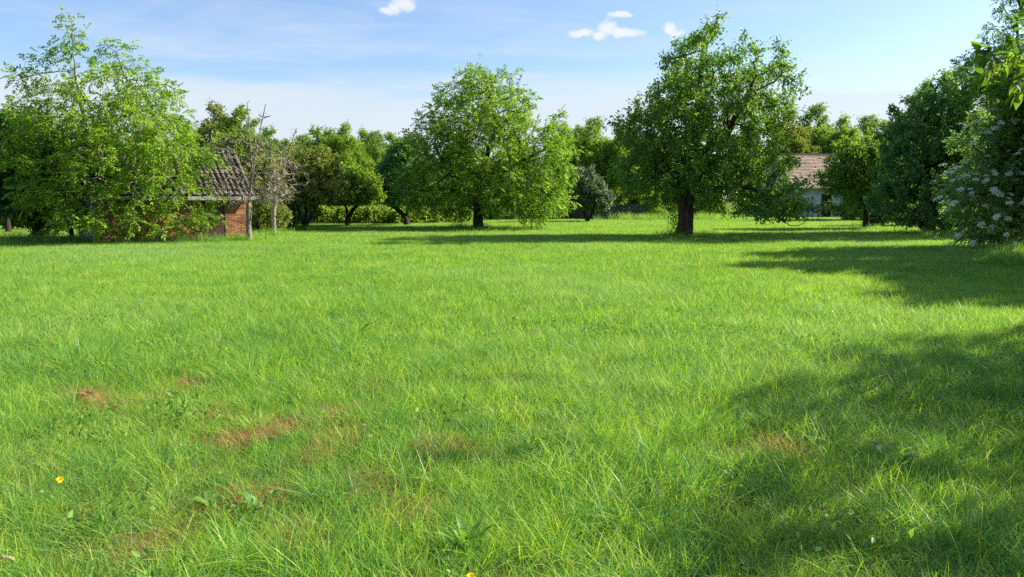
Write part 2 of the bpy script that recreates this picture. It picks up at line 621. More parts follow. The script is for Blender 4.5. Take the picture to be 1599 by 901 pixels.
def crown(rs, N, Pn, tips, count, size, kind='simple', spread=.22, droop=.3, twig=4, bias=None):
    """leaf mesh arrays hung on the outer twigs"""
    idx = np.where((tips <= twig) & (Pn >= 0))[0]
    if bias is not None:
        idx = idx[bias(N[idx])]
    if kind == 'simple':
        per_cl = 5
    else:
        per_cl = 1
    ncl = max(1, count // (per_cl * (1 if kind == 'simple' else 7)))
    pick = idx[rs.randint(0, len(idx), ncl)]
    f = rs.rand(ncl, 1)
    base = N[Pn[pick]] * (1 - f) + N[pick] * f
    tdir = unit(N[pick] - N[Pn[pick]])
    cd = unit(tdir * .7 + rs.normal(0, .75, (ncl, 3)) + np.array([0, 0, .12]))
    cl_len = spread * rs.uniform(.4, 1.5, (ncl, 1))
    cen = base + cd * cl_len
    cl_t = rs.rand(ncl)
    if kind == 'simple':
        k = per_cl
        fr = np.tile(np.linspace(.45, 1.05, k), ncl)[:, None]
        rp = np.repeat
        pos = rp(base, k, 0) + rp(cd * cl_len, k, 0) * fr + rs.normal(0, size * .25, (ncl * k, 3))
        d = unit(rp(cd, k, 0) * .6 + rs.normal(0, .65, (ncl * k, 3)) + np.array([0, 0, -droop]))
        nrm = unit(rs.normal(0, .55, (ncl * k, 3)) + np.array([0, 0, 1.0]))
        L = size * rs.uniform(.65, 1.3, ncl * k)
        V, Fc = leaf_quads(pos, d, nrm, L, L * .55)
        tint = np.clip(rp(cl_t, k) * .6 + rs.rand(ncl * k) * .4, 0, 1)
    else:
        # pinnate leaves: leaflets in pairs along a drooping rachis
        k = 7
        cd = unit(cd + np.array([0, 0, -droop * .6]))
        rl = size * 2.3 * rs.uniform(.75, 1.2, (ncl, 1))
        up = unit(rs.normal(0, .4, (ncl, 3)) + np.array([0, 0, 1.0]))
        side = unit(np.cross(up, cd))
        POS, DD, NR, LL, TT = [], [], [], [], []
        for j, (fr, sg) in enumerate(((.3, 1), (.34, -1), (.58, 1), (.62, -1), (.84, 1), (.87, -1), (.95, 0))):
            p = base + cd * cl_len * .5 + cd * rl * fr - np.array([0, 0, 1.]) * rl * (fr ** 2) * .25
            dd = cd * (.55 if sg else 1.0) + side * sg * .85 + np.array([0, 0, -droop * .7]) + rs.normal(0, .16, (ncl, 3))
            POS.append(p); DD.append(dd)
            NR.append(unit(up + rs.normal(0, .3, (ncl, 3))))
            LL.append(size * rs.uniform(.75, 1.2, ncl))
            TT.append(np.clip(cl_t * .75 + rs.rand(ncl) * .25, 0, 1))
        L = np.concatenate(LL)
        V, Fc = leaf_quads(np.concatenate(POS), np.concatenate(DD), np.concatenate(NR), L, L * .46)
        tint = np.concatenate(TT)
    return V, Fc, np.repeat(tint, 2)


def lobe_points(rs, lobes, dens):
    """lobes: (x,y,z,rx,ry,rz,w) -> attraction points, denser to the shell"""
    out = []
    for x, y, z, rx, ry, rz, w in lobes:
        n = max(4, int(dens * w * rx * ry * rz * 4.19))
        v = unit(rs.normal(0, 1, (n, 3))) * (rs.rand(n, 1) ** (1 / 4.2))
        out.append(np.array([x, y, z]) + v * np.array([rx, ry, rz]))
    return np.concatenate(out)


def px_lobes(rs, lobes, base, deep=.85):
    """(cx,cy,rx,ry[,w[,dy]]) in picture units at the tree's own distance -> metres about its base"""
    out = []
    s = base.y / F
    wid = (max(l[0] + l[2] for l in lobes) - min(l[0] - l[2] for l in lobes)) / 2 * s
    xc = sum(l[0] * l[2] for l in lobes) / sum(l[2] for l in lobes)
    for l in lobes:
        w = l[4] if len(l) > 4 else 1.0
        p = P(l[0], l[1], base.y) - base
        rx, rz = l[2] * s, l[3] * s
        ex = (l[0] - xc) * s / max(wid, .1)
        room = wid * math.sqrt(max(.08, 1 - min(1, ex * ex))) * deep
        ry = max(min(rx, rz) * .9, rx * .9)
        offs = [0.0] if len(l) > 5 and l[5] == 0 else ([-.62, 0.0, .62] if room > ry * 1.25 else [0.0])
        for o in offs:
            k = 1.0 if o == 0 else .82
            out.append((p.x, o * max(0, room - ry * .5), p.z - (0 if o == 0 else rz * .12), rx * k, ry * k, rz * k, w))
    return out


def build_tree(name, label, base, lobes, leaf=None, bark='bark_dark', trunk_r=.2, tip_r=.008, limbs=None, step=.32, kill=.42, dens=2.0,
               leaves=20000, size=.14, kind='simple', spread=.22, droop=.3, twig=4, seed=1, category='tree', group=None,
               trunk_top=None, world_lobes=False, deep=.85, min_r=0.0, cap=1500, trunk_name='trunk', gdroop=0.0, bias=None, spurs=0, limb_r=.02):
    rs = np.random.RandomState(seed)
    base = Vector(base)
    lb = lobes if world_lobes else px_lobes(rs, lobes, base, deep)
    vol = sum(l[3] * l[4] * l[5] * l[6] * 4.19 for l in lb)
    A = lobe_points(rs, lb, cap / vol)
    A = A[A[:, 2] > .25]
    gap = (vol * .7 / cap) ** (1 / 3)
    step, kill = max(gap * .62, .10), max(gap * .80, .12)
    cz = A[:, 2].mean()
    if limbs is None:
        tt = trunk_top if trunk_top is not None else (A[:, 0].mean() * .35, 0, cz * .55)
        limbs = [[(0, 0, -.1), (rs.normal(0, .05), rs.normal(0, .05), tt[2] * .5), tt]]
    N, Pn, ns = grow(rs, A, limbs, step, kill, droop=gdroop)
    r, tips = radii(N, Pn, trunk_r, tip_r)
    zt = max(N[:ns, 2].max(), .5)
    r[:ns] = np.maximum(r[:ns], np.minimum(trunk_r, limb_r * (1.15 - .85 * N[:ns, 2] / zt)))
    V, Q = tubes(rs, N, Pn, r, min_r, rough=.08)
    root = thing(name, label, category, base, 0, group)
    link(trunk_name, mesh_np(name + '_trunk', V, Q, M[bark], smooth=True), root)
    if leaf:
        V, Fc, tn = crown(rs, N, Pn, tips, leaves, size, kind, spread, droop, twig, bias)
        keepv = V[:, 2].reshape(-1, 4).min(1) > .03
        if not keepv.all():
            V = V.reshape(-1, 4, 3)[keepv].reshape(-1, 3)
            tn = tn.reshape(-1, 2)[keepv].ravel()
            Fc = Fc[:len(V) // 4 * 2]
        link('crown', mesh_np(name + '_crown', V, Fc, M[leaf], tn), root)
    if spurs:
        idx = np.where((tips <= 6) & (Pn >= 0))[0]
        k = idx[rs.randint(0, len(idx), spurs)]
        f = rs.rand(spurs, 1)
        pos = N[Pn[k]] * (1 - f) + N[k] * f
        d = unit(N[k] - N[Pn[k]]) * .8 + rs.normal(0, .8, (spurs, 3)) + np.array([0, 0, .1])
        L = rs.uniform(.12, .42, spurs)
        V, Fc = leaf_quads(pos, d, rs.normal(0, 1, (spurs, 3)), L, rs.uniform(.008, .012, spurs), .10)
        o = link('twigs', mesh_np(name + '_twigs', V, Fc, M[bark]), root)
        o['kind'] = 'stuff'
    return root, N, Pn, r, tips


def copy_tree(src, loc, rz, sc, label, group=None, leaf=None):
    c = src.copy(); C.objects.link(c)
    c.location, c.rotation_euler, c.scale = loc, (0, 0, rz), sc
    c['label'] = label
    if group: c['group'] = group
    for ch in src.children:
        k = ch.copy(); C.objects.link(k); k.parent = c
        if leaf and ch.name.startswith('crown'):
            k.material_slots[0].link = 'OBJECT'
            k.material_slots[0].material = M[leaf]
    return c


# ------------------------------------------------------------------ brick shed
def make_shed():
    L, Dp, EV, RG = 5.6, 4.0, 2.02, 3.65
    c0 = G(151, 383)
    rz = R(38)
    sh = thing('brick_shed', 'weathered brick shed with grey tiled roof half hidden behind the yellow-green walnut', 'shed', c0, rz)
    mb = MB()
    mb.box(.03, L - .03, .03, Dp - .03, -.05, EV)                # core
    mb.prism([(.03, .03, EV), (.03, Dp - .03, EV), (.03, Dp / 2, RG - .12)], (L - .06, 0, 0))
    mb.build('wall', M['plaster'], sh)
    # brick skin on the long front, door opening left out
    rs = random.Random(5)
    bw, bh, j = .25, .068, .012
    door = (3.72, 4.62)
    b = MB()
    row, z = 0, 0.0
    while z + bh < EV:
        x = -(row % 2) * bw / 2
        while x < L:
            x0, x1 = max(x + j / 2, 0), min(x + bw - j / 2, L)
            if x1 - x0 > .04:
                for a0, a1 in ((x0, min(x1, door[0])), (max(x0, door[1]), x1)):
                    if a1 - a0 > .03 and not (z > 1.86 and door[0] - .1 < x < door[1] + .1):
                        o = rs.uniform(-.012, .012)
                        b.box(a0, a1, -.055 + o, .06, z + j / 2, z + bh - j / 2, rs.random())
            x += bw
        z += bh; row += 1
    o = b.build('brickwork', M['brick'], sh)
    o['kind'] = 'stuff'
    # brick returns on the end nearest the field
    b = MB()
    z, row = 0, 0
    while z + bh < EV:
        for k in range(2):
            b.box(-.055, .0, .06 + k * .25 + (row % 2) * .06, .30 + k * .25 - j, z + j / 2, z + bh - j / 2, rs.random())
        z += bh; row += 1
    # low loose stack of old bricks against the corner
    mort = MB().box(.0, L, -.038, .031, 0, EV - .002)
    mort_o = MB().box(0.005, door[0], -.036, .029, 0, EV - .01).box(door[1], L - .005, -.036, .029, 0, EV - .01).box(door[0], door[1], -.036, .029, 1.86, EV - .01)
    mort_o.build('mortar_bed', M['mortar'], sh)
    # door: dark boards in a recess with a light batten
    d = MB().box(door[0] + .01, door[1] - .01, -.03, .02, 0.02, 1.86).build('door', M['dark_void'], sh)
    for k in range(6):
        w = (door[1] - door[0] - .06) / 6
        MB().box(door[0] + .03 + k * w, door[0] + .03 + (k + 1) * w - .012, -.050, -.028, .04, 1.80).build('board', M['dark_wood'], d)
    MB().box(door[0] + .34, door[0] + .46, -.075, -.052, .95, 1.84).build('batten', M['grey_wood'], d)
    # roof deck
    pitch = math.atan2(RG - EV, Dp / 2)
    ov = .38
    e0 = Vector((-.2, -ov, EV - ov * math.tan(pitch) + .06)); rg = Vector((-.2, Dp / 2, RG + .06))
    bk = Vector((-.2, Dp + ov, EV - ov * math.tan(pitch) + .06))
    r = MB()
    r.prism([e0, rg, bk, bk + Vector((0, 0, -.05)), rg + Vector((0, 0, -.06)), e0 + Vector((0, 0, -.05))][::-1], (L + .4, 0, 0))
    roof = r.build('roof', M['under_tile'], sh)
    # each visible column of half-round cover tiles is a piece of its own
    slope = (rg - e0)
    ln = slope.length
    n_t = 9
    V, Fc, tn = [], [], []
    sd = 6
    for k in range(n_t):
        t0, t1 = k / n_t * ln, (k + 1) / n_t * ln + .05
        for (tt, rad, lift) in ((t0, .085, .045), (t1, .066, .012)):
            for q in range(sd + 1):
                a = math.pi * q / sd
                V.append((math.cos(a) * rad, tt, math.sin(a) * rad + lift))
        o = k * 2 * (sd + 1)
        tv = rs.random()
        for q in range(sd):
            Fc.append((o + q, o + q + 1, o + sd + 1 + q + 1, o + sd + 1 + q)); tn.append(tv)
    me = mesh_np('tile_column', V, np.array(Fc), M['old_tile'], tn)
    ncol = int((L + .4) / .205)
    for i in range(ncol):
        c = link('tile_column', me, roof)
        c.location = (-.2 + .1 + i * .205, e0.y + rs.uniform(-.02, .02), e0.z)
        c.rotation_euler = (pitch, rs.uniform(-.02, .02), rs.uniform(-.012, .012))
    MB().box(-.2, L + .2, -.08, .08, -.02, .09).build('ridge_cap', M['old_tile'], roof, (0, Dp / 2, RG + .08))
    MB().box(-.2, L + .2, -.03, .0, -.12, .03).build('fascia_board', M['fascia'], sh, (0, e0.y, e0.z - .015))
    MB().box(.0, L, -.30, -.062, -.03, .03).build('soffit', M['grey_wood'], sh, (0, 0, EV - .12))
    return sh


make_shed()


def make_house():
    a = R(10)
    c = G(1236, 341.5)
    c = Vector((c.x, 68.0, 0)); c.x = (1236 - 799.5) / F * 68
    h = thing('white_house', 'low whitewashed farmhouse with pale red clay roof behind the cherry tree', 'house', c, a)
    L, Dp, EV, RG = 13.0, 7.6, 2.95, 5.75
    w = MB().box(0, L, 0, Dp, -.05, EV)
    w.prism([(0.002, 0, EV), (0.002, Dp, EV), (0.002, Dp / 2, RG - .05)], (L - .004, 0, 0))
    w.build('wall', M['whitewash'], h)
    pitch = math.atan2(RG - EV, Dp / 2)
    ov = .45
    e0 = Vector((-.15, -ov, EV - ov * math.tan(pitch) + .05)); rg = Vector((-.15, Dp / 2, RG + .05))
    bk = Vector((-.15, Dp + ov, e0.z))
    r = MB()
    dn = Vector((0, 0, -.07))
    r.prism([e0, rg, bk, bk + dn, rg + dn, e0 + dn][::-1], (L + .3, 0, 0))
    roof = r.build('roof', M['under_tile'], h)
    rs = random.Random(3)
    n = 22
    sl = rg - e0
    tiles = MB()
    nrm = Vector((0, -sl.z, sl.y)).normalized()
    for k in range(n):
        p0 = e0 + sl * (k / n); p1 = e0 + sl * ((k + 1) / n + .012)
        x = -.15
        while x < L + .12:
            wd = .22
            if rs.random() > .012:
                lift = rs.uniform(.02, .038)
                q = [Vector((x + .006, p0.y, p0.z)) + nrm * (.045 + lift), Vector((x + wd - .006, p0.y, p0.z)) + nrm * (.045 + lift * .8),
                     Vector((x + wd - .006, p1.y, p1.z)) + nrm * .02, Vector((x + .006, p1.y, p1.z)) + nrm * .02]
                tiles.prism(q, -nrm * .016, min(1, max(0, rs.gauss(.55, .25))))
            x += wd
    o = tiles.build('roof_tiles', M['clay_tile'], roof)
    o['kind'] = 'stuff'
    MB().box(-.17, L + .17, -.11, .11, -.03, .12).build('ridge_cap', M['clay_tile'], roof, (0, Dp / 2, RG + .1))
    MB().box(-.15, L + .15, -.06, .0, -.12, .02).build('gutter', M['fascia'], h, (0, e0.y - .01, e0.z))
    d = MB().box(2.75, 3.65, -.012, .04, 0, 2.15).build('door', M['dark_void'], h)
    MB().box(2.69, 2.75, -.04, .03, 0, 2.21).box(3.65, 3.71, -.04, .03, 0, 2.21).box(2.75, 3.65, -.04, .03, 2.15, 2.21).build('door_frame', M['grey_wood'], d)
    for x in (5.3, 8.4):
        wn = MB().box(x, x + .9, -.012, .04, 1.0, 2.1).build('window', M['dark_void'], h)
        f = MB()
        for q in ((x - .05, x, .95, 2.15), (x + .9, x + .95, .95, 2.15), (x, x + .9, 2.1, 2.15), (x, x + .9, .95, 1.0), (x + .43, x + .47, 1.0, 2.1)):
            f.box(q[0], q[1], -.035, .03, q[2], q[3])
        f.build('window_frame', M['grey_wood'], wn)
    # lean-to on the gable with a sloping bargeboard
    lt = MB().prism([(-2.3, .6, -.05), (0, .6, -.05), (0, .6, 2.3), (-2.3, .6, 1.55)], (0, 3.6, 0)).build('lean_to', M['whitewash'], h)
    MB().prism([(-2.5, .5, 1.50), (0, .5, 2.32), (0, .5, 2.42), (-2.5, .5, 1.60)], (0, 3.8, 0)).build('lean_to_roof', M['fascia'], lt)
    MB().prism([(-1.9, .575, .25), (-.5, .575, 1.15), (-.5, .575, 1.22), (-1.9, .575, .32)], (0, .02, 0)).build('brace', M['grey_wood'], lt)


make_house()

# ------------------------------------------------------------------ the main trees
def WL(name, label, px, py, lobes, **kw):
    return build_tree(name, label, G(px, py), lobes, **kw)


b0 = G(196, 381)
def rel(px, py, base, dy=0.0):
    p = P(px, py, base.y + 0) - base
    return (p.x, dy, p.z)


WL('walnut_tree', 'bright yellow-green walnut tree with open wispy top in front of the brick shed', 196, 381,
   [(105, 22, 16, 22, .5, 0), (118, 75, 30, 42, .55, 0), (42, 75, 26, 26, .3, 0), (62, 130, 42, 26, .55), (180, 85, 42, 34, .55, 0),
    (235, 128, 46, 34, .5, 0), (195, 140, 70, 40, .7), (110, 185, 85, 42, .9), (215, 200, 80, 48, .9), (95, 245, 78, 48), (200, 255, 95, 52),
    (275, 240, 45, 45, .9), (255, 300, 60, 42), (130, 305, 85, 38), (305, 345, 36, 18), (190, 330, 80, 30), (255, 352, 45, 20), (150, 350, 40, 14, .6), (292, 170, 14, 24, .3, 0), (300, 248, 30, 30, .9), (322, 296, 24, 20, .7), (318, 225, 18, 20, .5), (328, 335, 20, 16, .8)],
   leaf='walnut_leaf', bark='bark_pale', trunk_r=.17, tip_r=.007, dens=3.2, leaves=47000, size=.135, kind='pinnate', spread=.2, droop=.35,
   seed=4, step=.3, kill=.36, cap=2400, twig=3,
   limbs=[[(0, 0, -.1), (.02, 0, 1.4), rel(205, 250, b0)], [rel(203, 300, b0), rel(150, 230, b0, -.4), rel(118, 120, b0), rel(110, 20, b0)],
          [rel(204, 270, b0), rel(215, 180, b0, .3), rel(180, 80, b0)], [rel(204, 280, b0), rel(270, 250, b0, -.5)]])

b0 = G(747, 359)
WL('walnut_tree', 'broad rounded mid-green walnut tree standing alone at the back of the lawn', 747, 359,
   [(745, 125, 42, 26, .8), (790, 128, 24, 22, .6), (730, 170, 72, 40), (790, 180, 58, 42), (690, 215, 62, 44), (770, 230, 88, 55), (862, 190, 34, 16, .6),
    (850, 225, 52, 38), (845, 272, 62, 46), (680, 272, 66, 50), (770, 288, 88, 40), (872, 312, 30, 24), (645, 292, 34, 38), (690, 320, 55, 16, .8), (830, 325, 55, 18)],
   leaf='walnut2_leaf', bark='bark_dark', trunk_r=.27, tip_r=.009, dens=1.5, leaves=54000, size=.17, kind='pinnate', spread=.26, droop=.3, seed=8,
   step=.38, kill=.5, cap=2200,
   limbs=[[(0, 0, -.1), (0, 0, 1.6), rel(752, 250, b0)], [rel(750, 300, b0), rel(800, 260, b0, -.8), rel(850, 235, b0, -.6)],
          [rel(750, 305, b0), rel(700, 270, b0, .6), rel(680, 230, b0)], [rel(751, 270, b0), rel(775, 200, b0, .4), rel(760, 130, b0)],
          [rel(750, 310, b0), rel(830, 290, b0, .3)]])

b0 = G(1068, 373)
ch_root, chN, chP, chr_, cht = WL('cherry_tree', 'tall dense dark-green cherry tree with thick split trunk and long shadow', 1068, 373,
   [(1102, 54, 28, 24), (1070, 88, 40, 26), (1048, 128, 38, 26), (1130, 92, 28, 26), (1040, 88, 16, 12, .8, 0), (1092, 125, 58, 42), (1186, 84, 28, 24, .9), (1194, 122, 36, 32), (1205, 165, 38, 34),
    (1050, 180, 72, 46), (1140, 185, 72, 55), (1222, 205, 22, 16, .7, 0), (1005, 215, 52, 46), (1085, 240, 85, 55), (1000, 268, 48, 36), (1165, 255, 62, 40),
    (1205, 300, 50, 28), (1252, 320, 28, 20), (1180, 325, 45, 18, .9), (1090, 300, 55, 24), (1030, 300, 40, 20), (968, 195, 22, 10, .6), (1238, 285, 26, 20, .8), (1222, 332, 42, 14), (1160, 320, 40, 14)],
   leaf='cherry_leaf', bark='bark_cherry', trunk_r=.32, tip_r=.009, dens=3.0, leaves=60000, size=.14, kind='simple', spread=.3, droop=.45, seed=15,
   step=.32, kill=.40, cap=2600,
   limbs=[[(0, 0, -.1), (.03, 0, 1.0), rel(1075, 290, b0), rel(1080, 230, b0)], [rel(1080, 240, b0), rel(1092, 170, b0, .3), rel(1098, 70, b0)],
          [rel(1078, 250, b0), rel(1130, 215, b0, -.3), rel(1180, 120, b0)], [rel(1075, 290, b0), rel(1140, 260, b0, .4), rel(1220, 235, b0, .2), rel(1245, 252, b0)],
          [rel(1074, 290, b0), rel(1030, 255, b0, -.5), rel(990, 225, b0)], [rel(1074, 300, b0), rel(1150, 290, b0, -.6), rel(1250, 322, b0, -.5)]])


def tube_line(pts, r0, r1, sides=5):
    pts = np.array(pts, float)
    n = len(pts)
    tan = unit(np.gradient(pts, axis=0))
    u = np.cross(tan[0], (.2, .9, .3)); V, Q = [], []
    ang = np.arange(sides) * 2 * math.pi / sides
    for i in range(n):
        u = u - tan[i] * u.dot(tan[i]); u /= np.linalg.norm(u)
        w = np.cross(tan[i], u)
        r = r0 + (r1 - r0) * i / (n - 1)
        V.append(pts[i] + r * (np.cos(ang)[:, None] * u + np.sin(ang)[:, None] * w))
        if i:
            j = np.arange(sides)
            Q.append(np.stack([(i - 1) * sides + j, (i - 1) * sides + (j + 1) % sides, i * sides + (j + 1) % sides, i * sides + j], 1))
    return np.concatenate(V), np.concatenate(Q)


# loop of bare hanging branch under the cherry and the shoots at its foot
pts = [rel(x, y, b0, -.5) for x, y in ((1208, 338), (1216, 345), (1226, 351), (1238, 352), (1248, 348), (1254, 340), (1256, 328))]
V, Q = tube_line(pts, .022, .012)
link('hanging_branch', mesh_np('hanging_branch', V, Q, M['bark_dark'], smooth=True), ch_root)
rs = np.random.RandomState(2)
n = 420
bp = np.stack([rs.normal(-.42, .16, n), rs.normal(-.15, .2, n), rs.rand(n) ** 1.4 * 1.05], 1)
V, Fc = leaf_quads(bp, rs.normal(0, .6, (n, 3)) + (-.3, -.2, -.1), unit(rs.normal(0, .5, (n, 3)) + (0, 0, 1)), rs.uniform(.07, .13, n), rs.uniform(.04, .075, n))
link('basal_shoots', mesh_np('basal_shoots', V, Fc, M['cherry_leaf'], np.repeat(rs.rand(n), 2)), ch_root)['kind'] = 'stuff'

# ------------------------------------------------------------------ left group
WL('hazel_tree', 'dark multi-stemmed tree with fan of black stems beside the shed', 66, 378,
   [(30, 205, 50, 32), (75, 240, 55, 42), (20, 260, 60, 50), (90, 285, 55, 38), (40, 315, 60, 24), (-45, 260, 50, 70), (115, 310, 30, 22), (-20, 205, 45, 32)],
   leaf='dark_leaf', bark='bark_dark', trunk_r=.15, dens=1.6, leaves=42000, size=.15, seed=21, cap=1500, limb_r=.075,
   limbs=[[(0, 0, -.1), (-.1, 0, .35), (-.5, .1, 1.3)], [(-.05, 0, .2), (-.25, -.15, .8), (-.9, -.2, 1.7)], [(-.05, .0, .2), (.05, .1, .9), (.0, .2, 1.9)],
          [(-.05, 0, .2), (.22, -.1, .9), (.35, -.1, 1.9)], [(-.05, 0, .15), (.32, 0, .55), (.75, .1, 1.2), (.95, .1, 1.9)], [(-.05, 0, .2), (-.1, .2, .9), (-.4, .5, 1.8)],
          [(-.05, 0, .2), (.1, -.2, .7), (.12, -.3, 1.6)], [(-.05, 0, .1), (-.4, .1, .6), (-.75, .1, 1.25)], [(-.05, 0, .15), (-.18, .05, .8), (-.28, .1, 1.7)],
          [(-.05, 0, .15), (.16, .1, .8), (.2, .1, 1.8)], [(-.05, 0, .15), (-.02, -.1, .8), (-.12, -.15, 1.6)]])
WL('plum_tree', 'thin dark tree with leaning trunk between the stem fan and the shed wall', 115, 376,
   [(100, 290, 40, 26), (122, 312, 28, 18), (80, 310, 30, 18)], leaf='mid_leaf', bark='bark_dark', trunk_r=.085, dens=2.2, leaves=9000, size=.13, seed=22,
   limbs=[[(0, 0, -.1), (-.12, 0, .7), (-.3, 0, 1.25)]])
WL('ash_tree', 'dark tall tree rising behind the stem fan at the field edge', 14, 366,
   [(25, 195, 38, 24), (-10, 215, 60, 40), (20, 260, 60, 50), (-40, 290, 60, 50)], leaf='dark_leaf', bark='bark_dark', trunk_r=.12, dens=1.0, leaves=24000, size=.19, seed=23)

# the bare trees by the shed
b0 = G(389, 380)
WL('dead_tree', 'bare grey dead fruit tree with tangled twigs and straight trunk before the brick pillar', 389, 380,
   [(386, 190, 16, 28, .6, 0), (414, 185, 9, 22, .5, 0), (352, 225, 26, 28, .8), (380, 240, 45, 30), (420, 250, 38, 32), (345, 285, 36, 24), (395, 290, 55, 28, 1.3), (430, 305, 34, 22, 1.2), (370, 310, 36, 15, 1.2)],
   bark='bark_dead', trunk_r=.10, tip_r=.0065, cap=2300, deep=.6, spurs=650, limb_r=.045, seed=31, 
   limbs=[[(0, 0, -.1), (.02, 0, .8), rel(389, 318, b0)], [rel(389, 320, b0), rel(392, 260, b0, .1), rel(386, 160, b0)], [rel(390, 300, b0), rel(402, 230, b0, -.1), rel(415, 163, b0)],
          [rel(389, 320, b0), rel(370, 270, b0, -.2), rel(350, 215, b0)], [rel(389, 318, b0), rel(420, 280, b0, .2), rel(440, 255, b0)], [rel(389, 318, b0), rel(365, 300, b0, -.4), rel(335, 292, b0)]])
b0 = G(428, 371)
WL('dead_tree', 'leafless tree with smooth grey trunk and forked tips behind the bare fruit tree', 428, 371,
   [(458, 210, 14, 16, .7, 0), (435, 250, 24, 32), (452, 285, 36, 30), (425, 300, 30, 20), (470, 262, 14, 26, .7)],
   bark='bark_dead', trunk_r=.10, tip_r=.0065, cap=700, spurs=220, limb_r=.045, seed=33,
   limbs=[[(0, 0, -.1), (0, 0, .9), rel(430, 300, b0)], [rel(430, 305, b0), rel(445, 255, b0), rel(463, 200, b0)], [rel(429, 305, b0), rel(425, 250, b0, .2), rel(412, 215, b0)]])

WL('elm_tree', 'olive-green twiggy tree with several stems rising from one base', 477, 362,
   [(468, 250, 28, 24, .9), (500, 255, 32, 26), (480, 285, 42, 30), (515, 290, 28, 24), (455, 298, 26, 20), (495, 308, 34, 12)], leaf='olive_leaf', bark='bark_dark', trunk_r=.13,
   tip_r=.007, dens=2.2, leaves=21000, size=.13, seed=41, limbs=[[(0, 0, -.1), (-.1, 0, .5), (-.5, .1, 1.6)], [(-.02, 0, .2), (.05, 0, .9), (.1, .1, 2.0)], [(-.02, 0, .2), (.3, 0, .8), (.9, .1, 1.9)]])
WL('pear_tree', 'small light-green fruit tree with forked dark trunk before the vine row', 543, 356,
   [(548, 275, 26, 20), (572, 290, 24, 24), (560, 303, 34, 16), (525, 306, 24, 14), (585, 304, 16, 13)], leaf='bright_leaf', bark='bark_dark', trunk_r=.14, dens=1.8, leaves=17000, size=.16, seed=42,
   limbs=[[(0, 0, -.1), (.0, 0, .55), (-.05, 0, 1.2)], [(0, 0, .5), (.3, 0, 1.0), (.6, 0, 1.4)]])
WL('yew_tree', 'very dark dense tree touching the left side of the rounded walnut', 635, 354,
   [(632, 235, 26, 22), (620, 270, 34, 34), (645, 280, 36, 36), (612, 298, 30, 22), (640, 310, 36, 14)], leaf='blue_leaf', bark='bark_dark', trunk_r=.17, dens=1.4, leaves=26000, size=.16, seed=43,
   limbs=[[(0, 0, -.1), (0, 0, .5), (.05, 0, 1.0)], [(0, 0, .5), (-.35, 0, .9), (-.8, 0, 1.3)]])
WL('quince_tree', 'small rounded silvery-green tree between the two largest trees', 917, 348,
   [(920, 292, 26, 22), (905, 275, 14, 12), (935, 310, 24, 18), (905, 315, 22, 16), (922, 268, 10, 8, .6)], leaf='silver_leaf', bark='bark_dark', trunk_r=.15, dens=1.4, leaves=15000, size=.16, seed=44,
   limbs=[[(0, 0, -.1), (-.1, 0, .5), (-.3, 0, 1.0)], [(0, 0, .1), (.3, 0, .6), (.5, 0, 1.1)]])
WL('apple_tree', 'small spreading tree with short dark trunk before the farmhouse', 1352, 360,
   [(1335, 235, 34, 26, .8), (1318, 265, 34, 26), (1370, 240, 40, 30), (1350, 280, 48, 24), (1385, 290, 36, 26), (1312, 292, 26, 14, .8), (1300, 282, 20, 16, .8), (1312, 322, 20, 12, .8)], leaf='mid_leaf', bark='bark_dark', trunk_r=.17, dens=1.8,
   leaves=26000, size=.14, seed=45, limbs=[[(0, 0, -.1), (0, 0, .8), (.05, 0, 1.3)], [(0, 0, 1.2), (-.6, 0, 2.0), (-1.2, 0, 2.6)], [(0, 0, 1.2), (.8, 0, 2.2)]])

# ------------------------------------------------------------------ right group
WL('maple_tree', 'large dark blue-green tree with foliage down to the grass beyond the elder', 1450, 367,
   [(1440, 165, 34, 26), (1480, 140, 40, 34), (1405, 215, 36, 36), (1455, 215, 60, 50), (1500, 200, 50, 50), (1400, 275, 36, 40), (1450, 290, 60, 50), (1500, 290, 45, 60), (1440, 335, 50, 22), (1382, 305, 24, 30), (1490, 340, 40, 18)],
   leaf='blue_leaf', bark='bark_dark', trunk_r=.28, dens=.9, leaves=50000, size=.15, seed=51, cap=1700)
WL('robinia_tree', 'tallest feathery-leaved tree rising above the flowering elder', 1580, 372,
   [(1600, 18, 32, 34), (1640, -40, 60, 60), (1550, 85, 40, 32), (1508, 118, 34, 22), (1480, 150, 22, 16, .7), (1600, 110, 60, 50), (1560, 160, 60, 45), (1640, 120, 70, 80), (1560, 230, 60, 50), (1630, 230, 70, 60), (1600, 310, 60, 50)],
   leaf='robinia_leaf', bark='bark_dark', trunk_r=.25, dens=1.0, leaves=60000, size=.13, kind='pinnate', seed=52, cap=1700, spread=.25)
el_b = G(1560, 392)
el, eN, eP, er, et = build_tree('elder_bush', 'elder bush covered in cream flower heads at the right edge of the lawn', el_b,
   [(1562, 180, 32, 22), (1535, 215, 34, 26), (1585, 240, 45, 45), (1545, 265, 36, 34), (1498, 292, 32, 24), (1530, 315, 40, 34), (1580, 320, 50, 45), (1535, 358, 36, 22), (1590, 365, 45, 20), (1630, 300, 50, 70), (1640, 210, 40, 60)],
   leaf='elder_leaf', bark='bark_grey', trunk_r=.12, dens=4.0, leaves=40000, size=.105, kind='pinnate', seed=53, step=.26, kill=.33, spread=.16, category='bush', trunk_name='stems',
   limbs=[[(0, 0, -.05), (-.1, 0, .5), (-.3, -.1, 1.2)], [(0, 0, .1), (.3, .1, .9), (.6, .1, 2.0)], [(0, 0, .1), (-.5, -.2, .7), (-1.0, -.3, 1.3)], [(0, 0, .1), (.1, -.4, 1.0), (.1, -.6, 2.4)]])
